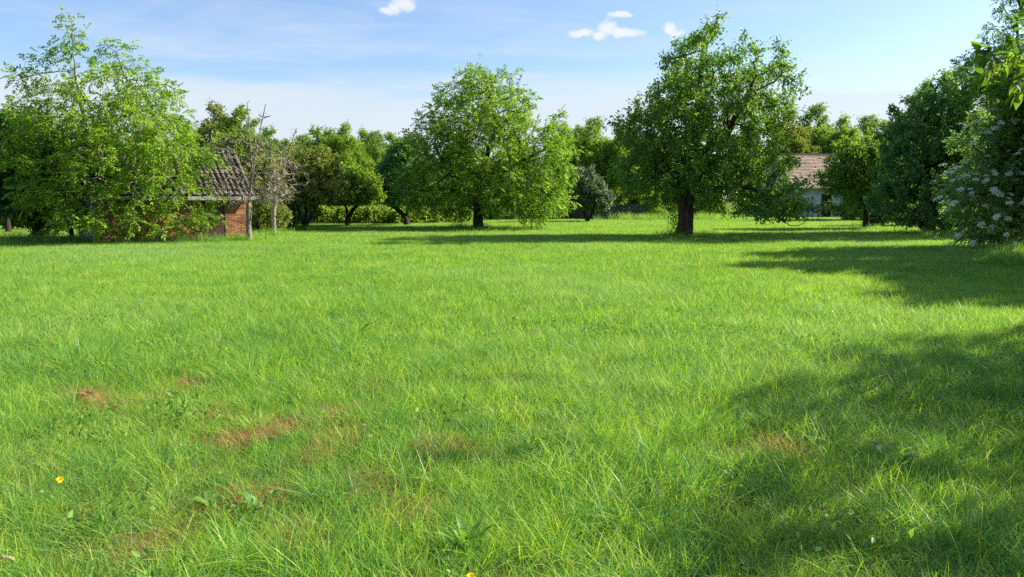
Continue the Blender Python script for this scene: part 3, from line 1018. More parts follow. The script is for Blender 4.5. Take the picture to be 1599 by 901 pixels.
# cream umbels on the outer twigs facing the lawn
rs = np.random.RandomState(61)
umb = []
for k in range(4):
    V, Fc, vc = [], [], 0
    n = 26
    for i in range(n):
        a, q = i * 2.4, math.sqrt(i / n)
        s = .020 * rs.uniform(.8, 1.3)
        c = np.array([math.cos(a) * q * .085, math.sin(a) * q * .085, .03 - q * q * .028 + rs.normal(0, .004)])
        nn = unit(np.array([c[0] * 3, c[1] * 3, 1.0]) + rs.normal(0, .25, 3))
        u = unit(np.cross(nn, (0, 1, .1))); w = np.cross(nn, u)
        V += [c - u * s, c - w * s * .8, c + u * s, c + w * s * .8]
        Fc.append((vc, vc + 1, vc + 2, vc + 3)); vc += 4
    umb.append(mesh_np('flower_head', V, np.array(Fc), M['flower_head'], rs.rand(n)))
cand = []
lawn = eN @ np.array([.35, .94, 0])                    # distance from the lawn side
for i in np.argsort(lawn):
    if et[i] <= 3 and eN[i, 2] > .4 and all((eN[i, 0] - eN[j, 0]) ** 2 + (eN[i, 2] - eN[j, 2]) ** 2 > .032 for j in cand):
        cand.append(i)
    if len(cand) >= 215: break
rest = np.where((et <= 1) & (eN[:, 2] > 1.5))[0]
cand += list(rest[rs.permutation(len(rest))[:70]])
print('flower heads', len(cand))
for i in cand:
    od = unit(eN[i] - np.array([0, 0, 1.0]) + np.array([-.6, -1.2, 0]))
    o = link('flower_head', umb[rs.randint(4)], el)
    o.location = eN[i] + od * rs.uniform(.36, .60) + rs.normal(0, .06, 3)
    nv = Vector(od * .9 + np.array([0, 0, .7]) + rs.normal(0, .25, 3))
    o.rotation_euler = nv.to_track_quat('Z', 'Y').to_euler()
    o.scale = [rs.uniform(.9, 1.5)] * 3

# trees just outside the frame: they shade the lawn and one reaches in with a branch
for k, (x, y, h, lab) in enumerate(((17.2, 23.5, 1.02, 'tall leafy tree beside the elder whose shadow crosses the lawn'), (16.2, 19.2, 1.0, 'second leafy tree in the row beside the elder'),
                                    (15.6, 15.2, .95, 'last leafy tree of the row, next to the sunlit gap'))):
    if k == 0:
        sp = build_tree('plum_tree', lab, (x, y, 0),
                        [(0, 0, 4.0, 2.4, 2.2, 1.7, 1), (-1.4, -.4, 4.9, 1.5, 1.5, 1.2, 1), (1.2, .4, 5.3, 1.6, 1.6, 1.3, 1), (.2, .6, 2.4, 2.2, 2.0, 1.2, 1), (-.6, .2, 5.7, 1.1, 1.1, .7, 1)],
                        leaf='mid_leaf', bark='bark_dark', trunk_r=.22, dens=3.0, leaves=34000, size=.16, seed=71, world_lobes=True, group='plum trees lining the right side')[0]
    else:
        copy_tree(sp, (x, y, 0), k * 2.1, (h, h, h), lab)
build_tree('walnut_tree', 'spreading walnut between the sunlit gap and the old apple tree', (12.5, 7.9, 0),
           [(0, 0, 4.0, 2.2, 2.0, 1.5, 1), (-1.3, 1.0, 4.3, 1.5, 1.5, 1.0, 1), (-1.4, -.6, 4.2, 1.4, 1.3, 1.0, 1), (.9, .3, 5.0, 1.7, 1.7, 1.0, 1), (-.2, -2.2, 3.6, 1.6, 1.5, 1.1, 1), (-1.2, -3.2, 3.3, 1.4, 1.4, .9, 1), (.8, 2.2, 3.8, 1.6, 1.4, 1.1, 1)],
           leaf='mid_leaf', bark='bark_grey', trunk_r=.2, dens=4.0, leaves=14500, size=.13, seed=74, world_lobes=True, step=.28, kill=.34)
AP = Vector((6.9, 4.3, 0))
ap, aN, aP, ar, at_ = build_tree('apple_tree', 'old apple tree reaching in with a branch of broad sunlit leaves', AP,
           [(0, 0, 2.9, 1.5, 1.6, 1.0, 1), (.3, -1.6, 2.9, 1.4, 1.2, .9, .8), (.4, .5, 3.5, 1.2, 1.2, .7, 1), (1.0, 2.0, 3.2, 1.5, 1.3, .9, 1), (1.9, 3.0, 3.6, 1.5, 1.2, .9, 1)],
           leaf='apple_leaf', bark='bark_grey', trunk_r=.16, dens=5.0, leaves=6500, size=.10, seed=72, world_lobes=True, step=.25, kill=.3)
# the branch in view: one spray of twigs with single leaves
rs = np.random.RandomState(73)
DB = 5.4
brp = [P(x, y, DB + dy) - AP for x, y, dy in ((1930, 60, -.3), (1760, 100, .1), (1680, 118, .3), (1640, 120, .35), (1595, 112, .15), (1560, 100, .05), (1525, 84, 0))]
V, Q = tube_line(brp, .02, .004)
br = link('branch', mesh_np('branch', V, Q, M['bark_grey'], smooth=True), ap)
tw = [[(1595, 112, .15), (1580, 70, .1), (1585, 35, .2)], [(1560, 100, .05), (1540, 112, -.05), (1530, 118, -.1)], [(1600, 112, .2), (1590, 130, 0), (1594, 150, .0)], [(1625, 118, .3), (1605, 60, .25), (1602, 20, .3)],
      [(1560, 100, .05), (1545, 78, .1), (1520, 80, .1)]]
allp = [[P(x, y, DB + d) for x, y, d in q] for q in tw] + [[p + AP for p in brp[3:]]]
for q in allp[:-1]:
    V, Qd = tube_line([p - AP for p in q], .006, .0025, 4)
    link('twig', mesh_np('twig', V, Qd, M['bark_grey'], smooth=True), br)
# leaf blade with midrib fold and curl
lv = []
for k in range(3):
    V, Fc = [], []
    ns = 6
    for i in range(ns + 1):
        f = i / ns
        w = .5 * math.sin(math.pi * min(1, f ** .8)) * .60 + (.012 if i in (0, ns) else 0)
        z = -.30 * f * f * (1 + .4 * k)
        V += [(-w, f, z + w * .35), (0, f, z), (w, f, z + w * .35)]
        if i:
            a = (i - 1) * 3
            Fc += [(a, a + 1, a + 4, a + 3), (a + 1, a + 2, a + 5, a + 4)]
    lv.append(mesh_np('leaf', V, np.array(Fc), M['apple_leaf'], np.full(len(Fc), k / 2.0), smooth=True))
for q in allp:
    for i in range(len(q) - 1):
        for j in range(8 if q is not allp[-1] else 7):
            f = rs.rand()
            p = q[i].lerp(q[i + 1], f)
            d = Vector(rs.normal(0, .7, 3)) + (q[i + 1] - q[i]).normalized() * .6 + Vector((-.25, -.1, -.15))
            d.normalize()
            upv = Vector(rs.normal(0, .35, 3)) + Vector((0, 0, 1))
            x = d.cross(upv).normalized(); z = x.cross(d)
            mtx = Matrix((x, d, z)).transposed().to_4x4()
            o = link('leaf', lv[rs.randint(3)], ap)
            s = rs.uniform(.065, .115)
            o.matrix_local = Matrix.Translation(p - AP) @ mtx @ Matrix.Diagonal((s, s, s, 1))

# ------------------------------------------------------------------ trees of the background
def proto(name, label, lobes, leaf, leaves, size, seed, tr=.22, **kw):
    r = build_tree(name, label, (0, 0, 0), lobes, leaf=leaf, leaves=leaves, size=size, seed=seed, trunk_r=tr, world_lobes=True, cap=1000, **kw)[0]
    return r


def bumpy(seed, h, w, n, low=.9):
    """an uneven crown: one core and many small lobes round it"""
    rs = np.random.RandomState(seed)
    out = [(0, 0, h * .52, w * .34, w * .32, h * .36, .8)]
    for i in range(n):
        f = (i + .5) / n
        z = low + (h - low) * f
        ring = w * .42 * math.sin(math.pi * min(1, .22 + .80 * f)) ** .8
        a = i * 2.4 + rs.normal(0, .3)
        q = rs.uniform(.55, 1.0) * (1.1 - .55 * f)
        out.append((math.cos(a) * ring, math.sin(a) * ring, z + rs.normal(0, .25), q * rs.uniform(.9, 1.4), q * rs.uniform(.9, 1.4), q * rs.uniform(.7, 1.1), 1))
    return out


pa = proto('ash_tree', '', bumpy(1, 8.6, 6.6, 30), 'mid_leaf', 46000, .17, 81, spread=.38)
pb = proto('ash_tree', '', bumpy(2, 9.2, 6.0, 32), 'bright_leaf', 46000, .17, 82, spread=.38)
pc = proto('thicket', '', bumpy(3, 3.6, 4.6, 16, .3), 'dark_leaf', 20000, .15, 83, tr=.1, spread=.3)
for r, cat in ((pa, 'tree'), (pb, 'tree'), (pc, 'shrub')): r['category'] = cat


def put(src, px, Y, s, rz, label, leaf=None, first=False, group=None, sx=None):
    loc = Vector(((px - 799.5) / F * Y, Y, 0))
    sc = (s * (sx or 1), s * (sx or 1), s)
    if first:
        src.location, src.rotation_euler, src.scale = loc, (0, 0, rz), sc
        src['label'] = label
        if group: src['group'] = group
        if leaf:
            for ch in src.children:
                if ch.name.startswith('crown'):
                    ch.material_slots[0].link = 'OBJECT'; ch.material_slots[0].material = M[leaf]
        return src
    return copy_tree(src, loc, rz, sc, label, group, leaf)


g1 = 'trees closing the view behind the lawn'
put(pa, 385, 46, .80, .4, 'leafy tree showing green through the bare twigs of the dead trees', 'bright_leaf', first=True, group=g1)
put(pa, 404, 35.2, .50, 5.1, 'young leafy tree against the right end of the shed roof', 'olive_leaf', group=g1)
put(pb, 545, 62, .83, 1.2, 'light-green tree behind the small forked fruit tree and vine row', None, first=True, group=g1)
put(pa, 588, 68, .86, 2.2, 'mid-green tree between the light-green tree and the very dark one', 'mid_leaf', group=g1)
put(pb, 500, 66, .84, 3.0, 'tree peeking over the olive-green twiggy tree', 'mid_leaf', group=g1)
put(pa, 452, 70, .80, 3.6, 'tree behind the grey forked tips of the leafless tree', 'olive_leaf', group=g1)
put(pb, 345, 56, .92, 4.1, 'tree rising behind the ridge of the brick shed', 'olive_leaf', group=g1)
put(pa, 660, 76, .85, .9, 'tree behind the left half of the rounded walnut', 'dark_leaf', group=g1)
put(pb, 720, 80, .95, 1.9, 'tree behind the trunk of the rounded walnut', 'dark_leaf', group=g1)
put(pa, 800, 80, .95, 2.9, 'tree behind the right half of the rounded walnut', 'mid_leaf', group=g1)
put(pb, 878, 70, .92, 5.0, 'bright tree behind the tip of the rounded walnut', 'bright_leaf', group=g1)
put(pa, 925, 67, .98, 1.4, 'bright yellow-green tree directly behind the silvery tree', 'bright_leaf', group=g1)
put(pb, 968, 64, .84, 2.4, 'bright tree overhanging the dark plank fence', 'bright_leaf', group=g1)
put(pa, 1020, 74, .90, 3.3, 'tree behind the left side of the cherry crown', 'mid_leaf', group=g1)
put(pb, 1085, 82, .92, .3, 'tree behind the trunk of the cherry', 'mid_leaf', group=g1)
put(pa, 1160, 88, 1.02, 4.4, 'tree behind the gable of the farmhouse', 'mid_leaf', group=g1)
put(pb, 1222, 88, 1.28, 5.4, 'tall tree over the farmhouse ridge beside the cherry', 'olive_leaf', group=g1)
put(pa, 1265, 92, 1.45, .7, 'tall pale tree directly above the farmhouse roof', 'mid_leaf', group=g1)
put(pb, 1310, 84, 1.15, 1.7, 'tree above the right end of the farmhouse roof', 'bright_leaf', group=g1)
put(pa, 1370, 80, 1.1, 2.7, 'tree behind the small spreading tree by the farmhouse', 'mid_leaf', group=g1)
put(pb, 1420, 60, 1.05, 3.7, 'tree behind the large dark blue-green tree', 'dark_leaf', group=g1)
put(pa, 70, 60, .80, 3.9, 'tree beyond the field behind the walnut by the shed', 'mid_leaf', group=g1)
put(pb, 160, 64, .9, .2, 'tree beyond the field behind the shed wall', 'dark_leaf', group=g1)
put(pa, 240, 60, .8, 5.7, 'tree hidden behind the shed roof', 'mid_leaf', group=g1)
for px, Y, sc, rz, leaf, lab in ((425, 82, 1.0, .5, 'mid_leaf', 'distant tree seen between the bare tips and the olive tree'), (478, 78, .92, 1.5, 'bright_leaf', 'distant light-green tree over the olive-green tree'),
                                 (520, 84, 1.0, 2.5, 'mid_leaf', 'distant tree above the vine row'), (612, 86, 1.02, 3.5, 'mid_leaf', 'distant tree above the very dark tree'),
                                 (570, 90, 1.05, 4.5, 'bright_leaf', 'distant tree filling the gap beside the very dark tree'), (905, 88, 1.12, 5.5, 'mid_leaf', 'distant tree above the silvery tree'),
                                 (985, 86, 1.05, .6, 'mid_leaf', 'distant tree above the plank fence'), (1345, 96, 1.35, 1.6, 'mid_leaf', 'distant tall tree above the small spreading tree'),
                                 (300, 76, 1.0, 2.6, 'mid_leaf', 'distant tree over the shed roof')):
    put(pb if rz % 2 < 1 else pa, px, Y, sc, rz, lab, leaf, group=g1, sx=1.15)
g2 = 'shrubs in the hedge behind the lawn'
for k, (px, Y, s, rz, leaf, lab) in enumerate((
        (416, 40, .72, .2, None, 'dark shrub behind the smooth grey trunk'), (448, 43, .70, 1.3, None, 'dark shrub beside the foot of the olive-green twiggy tree'),
        (690, 60, .8, .8, None, 'shrub under the left side of the rounded walnut'), (730, 66, .85, 2.1, None, 'shrub behind the foot of the rounded walnut'),
        (790, 60, .75, 2.9, None, 'shrub under the right side of the rounded walnut'), (850, 62, .8, .1, None, 'shrub left of the silvery tree'),
        (885, 64, .8, 4.1, None, 'dark shrub behind the silvery tree'),
        (1010, 64, .72, 4.9, 'mid_leaf', 'shrub between the plank fence and the cherry trunk'), (1045, 66, .7, 5.5, 'mid_leaf', 'shrub behind the cherry trunk'),
        (1105, 64, .66, 1.1, 'mid_leaf', 'shrub between the cherry trunk and the white lean-to'), (1400, 46, .8, 2.2, None, 'dark shrub beside the foot of the large dark tree'),
        (1330, 58, .55, 3.3, 'mid_leaf', 'low shrub at the corner of the farmhouse wall'), (620, 58, .7, 3.0, None, 'dark shrub between the vine row and the rounded walnut'))):
    put(pc, px, Y, s, rz, lab, leaf, first=(k == 0), group=g2)


# ------------------------------------------------------------------ vine rows
def vine_row(label, p0, p1, h, seed, spacing=1.1, leaves=9000):
    rs = np.random.RandomState(seed)
    p0, p1 = Vector(p0), Vector(p1)
    L = (p1 - p0).length
    root = thing('vine_row', label, 'vines', p0, math.atan2(p1.y - p0.y, p1.x - p0.x), 'rows of the vineyard')
    n = leaves
    x = rs.rand(n) * L
    hh = h * (.82 + .3 * vnoise(x * 1.0, x * 0 + seed * 9, .9))
    z = .16 * h + rs.rand(n) ** .8 * (hh - .16 * h)
    pos = np.stack([x, rs.normal(0, .22, n), z], 1)
    V, Fc = leaf_quads(pos, rs.normal(0, .6, (n, 3)) + (0, 0, -.4), unit(rs.normal(0, .5, (n, 3)) + (0, -.4, .8)), rs.uniform(.10, .19, n), rs.uniform(.09, .16, n))
    link('foliage', mesh_np('vine_foliage', V, Fc, M['vine_leaf'], np.repeat(rs.rand(n), 2)), root)
    k = 0
    while k * spacing < L:
        x = k * spacing + rs.uniform(-.15, .15)
        pts = [(x, 0, -.05), (x + rs.normal(0, .05), rs.normal(0, .04), h * .25), (x + rs.normal(0, .08), rs.normal(0, .04), h * .6)]
        V, Q = tube_line(pts, .035, .022)
        link('stem', mesh_np('vine_stem', V, Q, M['bark_dead'], smooth=True), root)
        if k % 4 == 0:
            MB().box(x + .3, x + .38, -.04, .04, -.05, h * .98).build('post', M['grey_wood'], root)
        k += 1


def at_px(px, Y): return ((px - 799.5) / F * Y, Y, 0)


for k, (px, lab) in enumerate(((440, 'vine row nearest the bare grey trees'), (484, 'vine row behind the olive-green twiggy tree'), (528, 'vine row behind the small forked fruit tree'),
                               (572, 'vine row between the fruit tree and the very dark tree'), (614, 'vine row beside the foot of the very dark tree'))):
    p = Vector(at_px(px, 49.5))
    vine_row(lab, p, p + Vector((math.cos(R(42)), math.sin(R(42)), 0)) * 6.5, 1.2, 91 + k, leaves=6500)
vine_row('vine row at the field edge left of the shed', at_px(-60, 40), at_px(190, 41), 1.3, 93)

# ------------------------------------------------------------------ dark plank fence behind the silvery tree
fr = thing('plank_fence', 'dark grey plank fence under the bright overhanging tree', 'fence', at_px(872, 62))
fl = (1012 - 872) / F * 62
rs = random.Random(9)
np_ = int(fl / .23)
pm = []
for k in range(4):
    q = MB().box(-.095, .095, -.012, .012, -.02, 1.35 + rs.uniform(-.06, .06), .5)
    o = q.build('plank', M['fence_wood'], fr); pm.append(o)
for i in range(np_):
    o = pm[i] if i < 4 else pm[i % 4].copy()
    if i >= 4: C.objects.link(o)
    o.parent = fr
    o.location = (.12 + i * .23, rs.uniform(-.006, .006), 0)
    o.rotation_euler = (0, rs.uniform(-.02, .02), 0)
for z in (.35, 1.05):
    MB().box(0, fl, .014, .06, z, z + .08).build('rail', M['fence_wood'], fr)

# ------------------------------------------------------------------ grass
def blades(rs, n, rad, h0, h1, w0, w1, seg, lean=(.1, .6), arch=.5):
    """n tapered, arching blades in a disc -> verts, faces, tint"""
    a = rs.rand(n) * 6.283; q = np.sqrt(rs.rand(n)) * rad
    base = np.stack([np.cos(a) * q, np.sin(a) * q, np.full(n, -.01)], 1)
    az = rs.rand(n) * 6.283
    d = np.stack([np.cos(az), np.sin(az), np.zeros(n)], 1)
    h = rs.uniform(h0, h1, n); w = rs.uniform(w0, w1, n)
    le = rs.uniform(lean[0], lean[1], n); ar = arch * rs.rand(n) ** 1.5
    tw = rs.rand(n) * 6.283
    s0 = np.stack([np.cos(tw), np.sin(tw), np.zeros(n)], 1)
    rows = []
    for i in range(seg + 1):
        f = i / seg
        out = (le * f + ar * f * f * 1.6) * h
        up = h * (f - ar * .55 * f ** 3 - le * le * .25 * f)
        c = base + d * out[:, None] + np.stack([np.zeros(n), np.zeros(n), up], 1)
        if i < seg:
            ww = (w * (1 - .75 * f ** 1.6) * .5)[:, None]
            rows.append(c - s0 * ww); rows.append(c + s0 * ww)
        else:
            rows.append(c)
    k = len(rows)
    V = np.stack(rows, 1).reshape(-1, 3)
    o = np.arange(n)[:, None] * k
    quads = [o + np.array([[2 * i, 2 * i + 1, 2 * i + 3, 2 * i + 2]]) for i in range(seg - 1)]
    tri = o + np.array([[k - 3, k - 2, k - 1]])
    t = rs.rand(n)
    return V, np.concatenate(quads), tri, np.concatenate([np.tile(t, seg - 1), t])


src = []


def patch(name, mat, *a, **k):
    rs = np.random.RandomState(len(src) + 500)
    V, Q, T, tn = blades(rs, *a, **k)
    o = bpy.data.objects.new(name, mesh_np(name, V, [Q, T], M[mat], tn, smooth=True))
    src.append(o)
    return len(src) - 1


NEAR = [patch('near_blades', 'grass', 160, .20, .065, .185, .0023, .0045, 4, (.03, .5), .5) for _ in range(4)]
NEAR += [patch('near_tuft', 'grass', 120, .11, .10, .27, .003, .0058, 4, (.1, .75), .8) for _ in range(2)]
NEAR += [patch('near_blades', 'grass', 80, .16, .11, .26, .003, .0060, 4, (.05, .5), .8) for _ in range(2)]
LAID = [patch('laid_blades', 'grass', 70, .2, .12, .24, .003, .0055, 4, (.6, 1.1), .9) for _ in range(2)]
MIDG = [patch('mid_blades', 'grass', 210, .40, .07, .19, .0045, .0085, 3, (.05, .55), .5) for _ in range(4)]
FARG = [patch('far_blades', 'grass', 300, .85, .08, .19, .009, .017, 2, (.05, .5), .4) for _ in range(3)]
DRY = [patch('dry_blades', 'dry_grass', 95, .13, .04, .15, .0022, .0045, 3, (.5, 1.4), .8) for _ in range(2)]
PALE = [patch('pale_blades', 'pale_grass', 40, .16, .10, .22, .003, .005, 4, (.5, 1.2), 1.0) for _ in range(2)]
TALL = [patch('tall_blades', 'grass', 70, .22, .28, .55, .006, .011, 4, (.05, .4), .7) for _ in range(2)]
# clover and broad-leaved herbs in the sward
for k in range(3):
    rs = np.random.RandomState(700 + k)
    n = 46
    a = rs.rand(n) * 6.283; q = np.sqrt(rs.rand(n)) * .17
    pos = np.stack([np.cos(a) * q, np.sin(a) * q, rs.uniform(.03, .13, n)], 1)
    V, Fc = leaf_quads(pos, rs.normal(0, .7, (n, 3)) + (0, 0, .15), unit(rs.normal(0, .4, (n, 3)) + (0, 0, 1)), rs.uniform(.022, .045, n), rs.uniform(.012, .024, n), .1)
    src.append(bpy.data.objects.new('herb_leaves', mesh_np('herb_leaves', V, Fc, M['weed_leaf'], np.repeat(rs.rand(n), 2))))
HERB = list(range(len(src) - 3, len(src)))

BROWN = [(135, 622, 26), (300, 608, 20), (442, 678, 38), (527, 655, 30), (508, 714, 32), (402, 790, 26), (572, 770, 28), (472, 855, 22), (640, 815, 18), (335, 652, 22),
         (250, 862, 30), (545, 690, 26), (385, 692, 22), (318, 805, 22), (590, 610, 16), (230, 632, 18), (170, 640, 14), (700, 700, 10), (1235, 705, 22), (1205, 575, 16)]
brown = []
for px, py, rp in BROWN:
    g = G(px, py)
    brown.append((g.x, g.y, .95 * rp * math.hypot(g.y, EYE) / F))


def build_grass():
    rs = np.random.RandomState(99)
    pts, rot, scl, idx = [], [], [], []

    def band(y0, y1, dens, kinds, s0, s1, half=.80, pad=2.0, weights=None):
        area_w = half * y1 + pad
        n = int(dens * (y1 - y0) * 2 * area_w)
        y = rs.uniform(y0, y1, n); x = rs.uniform(-area_w, area_w, n)
        k = np.abs(x) < half * y + pad
        x, y = x[k], y[k]
        return x, y

    def add(x, y, kinds, s0, s1, hv=.5, p=None):
        n = len(x)
        if not n: return
        hn = vnoise(x, y, 2.6) * .55 + vnoise(x + 40, y, .8) * .45
        s = rs.uniform(s0, s1, n) * (1 - hv / 2 + hv * hn)
        pts.append(np.stack([x, y, np.zeros(n)], 1))
        rot.append(rs.rand(n) * 6.283)
        scl.append(s)
        idx.append(rs.choice(kinds, n, p=p))

    def dryness(x, y):
        d = np.zeros(len(x))
        for bx, by, br in brown:
            d = np.maximum(d, np.clip(1.8 - np.hypot(x - bx, (y - by) * .62) / br - vnoise(x + 3, y + 7, .16) * .8, 0, 1))
        return d

    # foreground
    gx, gy = np.meshgrid(np.arange(-9.2, 9.2, .135), np.arange(1.2, 9, .135))
    x, y = gx.ravel() + rs.uniform(-.1, .1, gx.size), gy.ravel() + rs.uniform(-.1, .1, gx.size)
    k = np.abs(x) < .8 * y + 2
    x, y = x[k], y[k]
    dr = dryness(x, y)
    keep = rs.rand(len(x)) > dr * 1.05
    bald = vnoise(x + 11, y + 5, .55)
    keep &= rs.rand(len(x)) < .62 + bald * .70
    add(x[keep], y[keep], NEAR + LAID, .75, 1.2, .75, [.13, .13, .13, .13, .10, .10, .07, .07, .07, .07])
    x, y = band(9, 18, 30, None, 0, 0)
    add(x, y, NEAR + MIDG, .85, 1.25, .6)
    x, y = band(16, 34, 11, None, 0, 0)
    add(x, y, MIDG, .9, 1.3, .6)
    x, y = band(30, 80, 3.6, None, 0, 0, half=.95)
    # thin the sward on the trodden earth by the fence
    g = G(962, 344)
    k = ~((np.abs(x - g.x) < 2.6) & (np.abs(y - g.y) < 2.2))
    add(x[k], y[k], FARG, .9, 1.3, .5)
    x, y = band(80, 130, 1.0, None, 0, 0, half=.95)
    add(x, y, FARG, 1.2, 1.6, .4)
    # dead patches
    for bx, by, br in brown:
        n = int(130 * br * br * 3.14 / .62) + 14
        a = rs.rand(n) * 6.283; q = np.sqrt(rs.rand(n)) * br
        add(bx + np.cos(a) * q, by + np.sin(a) * q / .62, DRY, .7, 1.2, .3)
    n = 420
    yy = rs.uniform(2.8, 7.5, n); xx = rs.uniform(-.62, .02, n) * yy
    k = vnoise(xx + 33, yy + 12, .6) > .42
    add(xx[k], yy[k], DRY, .4, 1.0, .3)
    # herbs and pale bent stems in drifts
    x, y = band(1.5, 10, 5, None, 0, 0)
    hn = vnoise(x + 70, y + 30, 1.3)
    k = hn > .56
    left = (x < -.35 * y) & (y < 4.2)
    add(x[k | left], y[k | left], HERB, .8, 1.5, .3)
    x, y = band(1.5, 14, 7, None, 0, 0)
    k = vnoise(x + 20, y + 90, .9) > .62
    add(x[k], y[k], PALE, .7, 1.15, .3)
    # rank grass along the feet of trees, walls and the elder
    for px, py, rp, n in ((389, 379, 30, 26), (428, 371, 30, 26), (1068, 373, 40, 34), (747, 359, 40, 30), (477, 362, 30, 20), (250, 380, 110, 90), (66, 380, 90, 60), (1010, 345, 45, 90), (1352, 360, 30, 16),
                          (1580, 405, 60, 120), (1590, 420, 40, 60), (350, 374, 60, 60), (1440, 370, 60, 50), (1120, 345, 60, 50), (1020, 341, 30, 60)):
        g = G(px, py)
        a = rp * g.y / F
        xx, yy = g.x + rs.normal(0, a * .6, n), g.y + rs.normal(0, min(a, 1.2) * .6, n)
        add(xx, yy, TALL, .55, 1.1 if py > 350 else 1.9, .3)
    Pt = np.concatenate(pts); Rt = np.concatenate(rot); Sc = np.concatenate(scl); Ix = np.concatenate(idx)
    me = bpy.data.meshes.new('grass')
    me.vertices.add(len(Pt)); me.vertices.foreach_set('co', Pt.astype(np.float32).ravel())
    for nm, tp, v in (('rot', 'FLOAT', Rt), ('scl', 'FLOAT', Sc), ('idx', 'INT', Ix)):
        a = me.attributes.new(nm, tp, 'POINT')
        a.data.foreach_set('value', v.astype(np.int32 if tp == 'INT' else np.float32))
    me.materials.append(M['grass'])
    ob = link('grass', me)
    ob['kind'] = 'stuff'
    ob['label'] = 'long green meadow grass with dry patches covering the lawn'
    ob['category'] = 'grass'
    ng = bpy.data.node_groups.new('grass_scatter', 'GeometryNodeTree')
    ng.interface.new_socket('Geometry', in_out='INPUT', socket_type='NodeSocketGeometry')
    ng.interface.new_socket('Geometry', in_out='OUTPUT', socket_type='NodeSocketGeometry')
    gi, go = ng.nodes.new('NodeGroupInput'), ng.nodes.new('NodeGroupOutput')
    jn = ng.nodes.new('GeometryNodeJoinGeometry')
    for o in reversed(src):            # a join lists its inputs last-linked first
        oi = ng.nodes.new('GeometryNodeObjectInfo')
        oi.inputs['Object'].default_value = o
        oi.inputs['As Instance'].default_value = True
        ng.links.new(oi.outputs['Geometry'], jn.inputs[0])
    ip = ng.nodes.new('GeometryNodeInstanceOnPoints')
    ng.links.new(gi.outputs[0], ip.inputs['Points'])
    ng.links.new(jn.outputs[0], ip.inputs['Instance'])
    ip.inputs['Pick Instance'].default_value = True

    def attr(nm, tp):
        nd = ng.nodes.new('GeometryNodeInputNamedAttribute'); nd.data_type = tp
        nd.inputs['Name'].default_value = nm
        return nd.outputs['Attribute']
    ng.links.new(attr('idx', 'INT'), ip.inputs['Instance Index'])
    cx = ng.nodes.new('ShaderNodeCombineXYZ')
    ng.links.new(attr('rot', 'FLOAT'), cx.inputs[2])
    ng.links.new(cx.outputs[0], ip.inputs['Rotation'])
    ng.links.new(attr('scl', 'FLOAT'), ip.inputs['Scale'])
    ng.links.new(ip.outputs[0], go.inputs[0])
    md = ob.modifiers.new('scatter', 'NODES')
    md.node_group = ng
    print('grass instances', len(Pt))


build_grass()


# ------------------------------------------------------------------ small things in the foreground
def dock(label, px, py, n, L0, L1, seed, tilt=(.3, 1.0), wr=(.16, .24)):
    rs = np.random.RandomState(seed)
    root = thing('dock_plant', label, 'weed', G(px, py), rs.rand() * 6, 'broad-leaved weeds in the grass')
    for i in range(n):
        L = rs.uniform(L0, L1); w = L * rs.uniform(*wr)
        V, Fc = [], []
        ns = 8
        ti = rs.uniform(*tilt)
        for k in range(ns + 1):
            f = k / ns
            ww = w * (.10 if f < .15 else math.sin(math.pi * min(1, (f - .08) / .92) ** .8)) + .001
            ang = math.pi / 2 - ti - f * f * .9
            if k == 0: c = np.array([0., 0.01, 0.])
            else: c = c + np.array([0, math.cos(ang), math.sin(ang)]) * L / ns
            rp = .12 * w * math.sin(f * 17 + i)
            V += [tuple(c + (-ww, 0, ww * .35 + rp)), tuple(c), tuple(c + (ww, 0, ww * .35 - rp))]
            if k:
                a = (k - 1) * 3
                Fc += [(a, a + 1, a + 4, a + 3), (a + 1, a + 2, a + 5, a + 4)]
        o = link('leaf', mesh_np('dock_leaf', V, np.array(Fc), M['weed_leaf'], np.full(len(Fc), rs.rand()), smooth=True), root)
        o.rotation_euler = (0, 0, i * 2.4 + rs.normal(0, .3))
    return root


dock('dock weed with two large pale-backed leaves in the dry patch', 338, 803, 6, .12, .20, 1)
dock('single bright dock leaf standing up beside the brown patch', 405, 806, 3, .14, .20, 2, (.2, .5))
dock('cluster of dark strap-leaved weeds at the bottom of the lawn', 730, 868, 14, .14, .24, 3, (.15, .7), (.07, .11))
dock('dark weed rosette in the middle of the sunlit lawn', 560, 530, 7, .2, .3, 4)
dock('leafy weed in the shade of the apple tree', 1395, 735, 7, .14, .22, 5)


def dandelion(label, px, py, h, seed):
    rs = np.random.RandomState(seed)
    g = G(px, py)
    root = thing('dandelion', label, 'flower', g, 0, 'yellow flowers in the grass')
    V, Q = tube_line([(0, 0, 0), (.008, 0, h * .5), (.012, -.006, h)], .003, .0022)
    link('stalk', mesh_np('stalk', V, Q, M['weed_leaf'], np.full(len(Q), .7), smooth=True), root)
    V, Fc = [], []
    for ring, (n, ln, el) in enumerate(((18, .019, .15), (14, .014, .5), (9, .009, .95))):
        for i in range(n):
            a = i * 6.283 / n + ring * .3 + rs.normal(0, .06)
            d = np.array([math.cos(a) * math.cos(el), math.sin(a) * math.cos(el), math.sin(el)])
            s = np.array([-math.sin(a), math.cos(a), 0]) * .0030
            b = len(V)
            V += [tuple(d * .003 - s * .5), tuple(d * .003 + s * .5), tuple(d * ln + s), tuple(d * ln - s)]
            Fc.append((b, b + 1, b + 2, b + 3))
    o = link('petals', mesh_np('petals', V, np.array(Fc), M['petal']), root)
    o.location = (.012, -.006, h)
    o.rotation_euler = (.75, .2, 0)


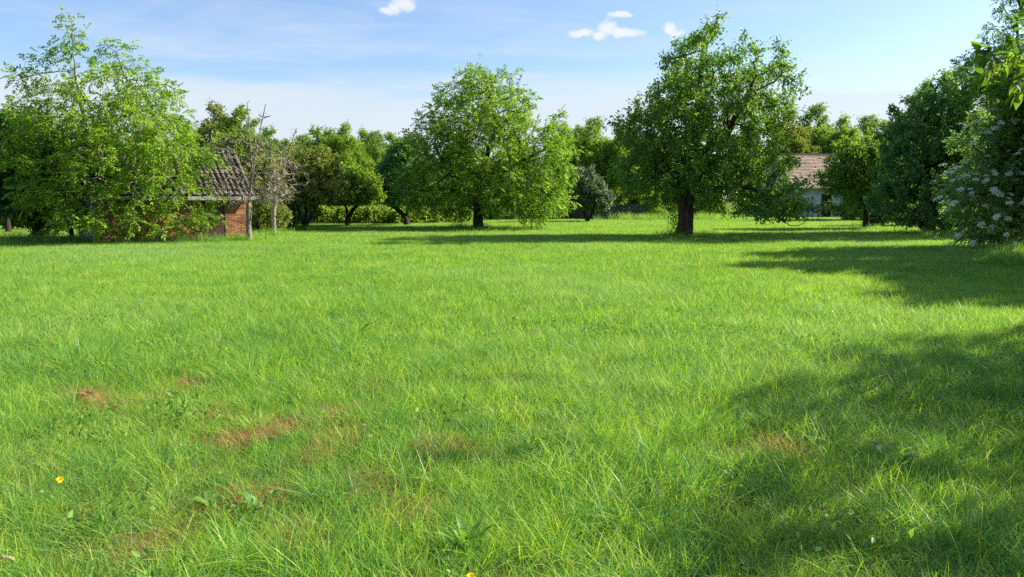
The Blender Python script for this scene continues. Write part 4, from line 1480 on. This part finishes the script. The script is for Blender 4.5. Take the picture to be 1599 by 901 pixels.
dandelion('yellow dandelion flower among leafy herbs left of the dock weeds', 95, 806, .20, 1)
dandelion('yellow dandelion flower beside the dark strap-leaved weeds', 731, 956, .15, 2)

# mound of dry soil and dead grass
rs = np.random.RandomState(5)
g = G(136, 634)
root = thing('earth_mound', 'small brown mound of crumbly soil and dead grass in the lawn', 'mound', g)
V, Fc = [], []
nr, na = 6, 14
for i in range(nr + 1):
    f = i / nr
    for j in range(na):
        a = j * 6.283 / na
        rr = .17 * f * (1 + .18 * rs.normal())
        V.append((math.cos(a) * rr, math.sin(a) * rr * .8, .10 * (1 - f * f) * (1 + .25 * rs.normal()) - (.02 if i == nr else 0)))
        if i:
            b = (i - 1) * na
            Fc.append((b + j, b + (j + 1) % na, b + na + (j + 1) % na, b + na + j))
link('soil_heap', mesh_np('soil_heap', V, np.array(Fc), M['dry_grass'], rs.rand(len(Fc)) * .3), root)
V, Q, T, tn = blades(rs, 200, .17, .05, .13, .003, .005, 3, (.6, 1.6), .9)
V[:, 2] += .10 * np.clip(1 - (V[:, 0] ** 2 + V[:, 1] ** 2) / .03, 0, 1)
o = link('dead_grass', mesh_np('dead_grass', V, [Q, T], M['dry_grass'], tn), root)
o['kind'] = 'stuff'

# pale curled strip over a hollow at the bottom left
g = G(8, 884)
root = thing('bark_strip', 'pale curled strip of bark lying in the grass by bare soil', 'bark', g)
V, Fc = [], []
for i in range(11):
    f = i / 10
    a = math.pi * (.08 + .80 * f)
    c = np.array([-math.cos(a) * .05, 0, math.sin(a) * .035 + .012])
    for dy, dz in ((-.008, 0), (.008, .003), (.008, -.004), (-.008, -.005)):
        V.append(tuple(c + (0, dy * (1 - .5 * abs(f - .5)), dz)))
    if i:
        b = (i - 1) * 4
        for q in range(4):
            Fc.append((b + q, b + (q + 1) % 4, b + 4 + (q + 1) % 4, b + 4 + q))
Fc.append((0, 1, 2, 3)); Fc.append((43, 42, 41, 40))
link('strip', mesh_np('strip', V, np.array(Fc), M['stone'], smooth=True), root)
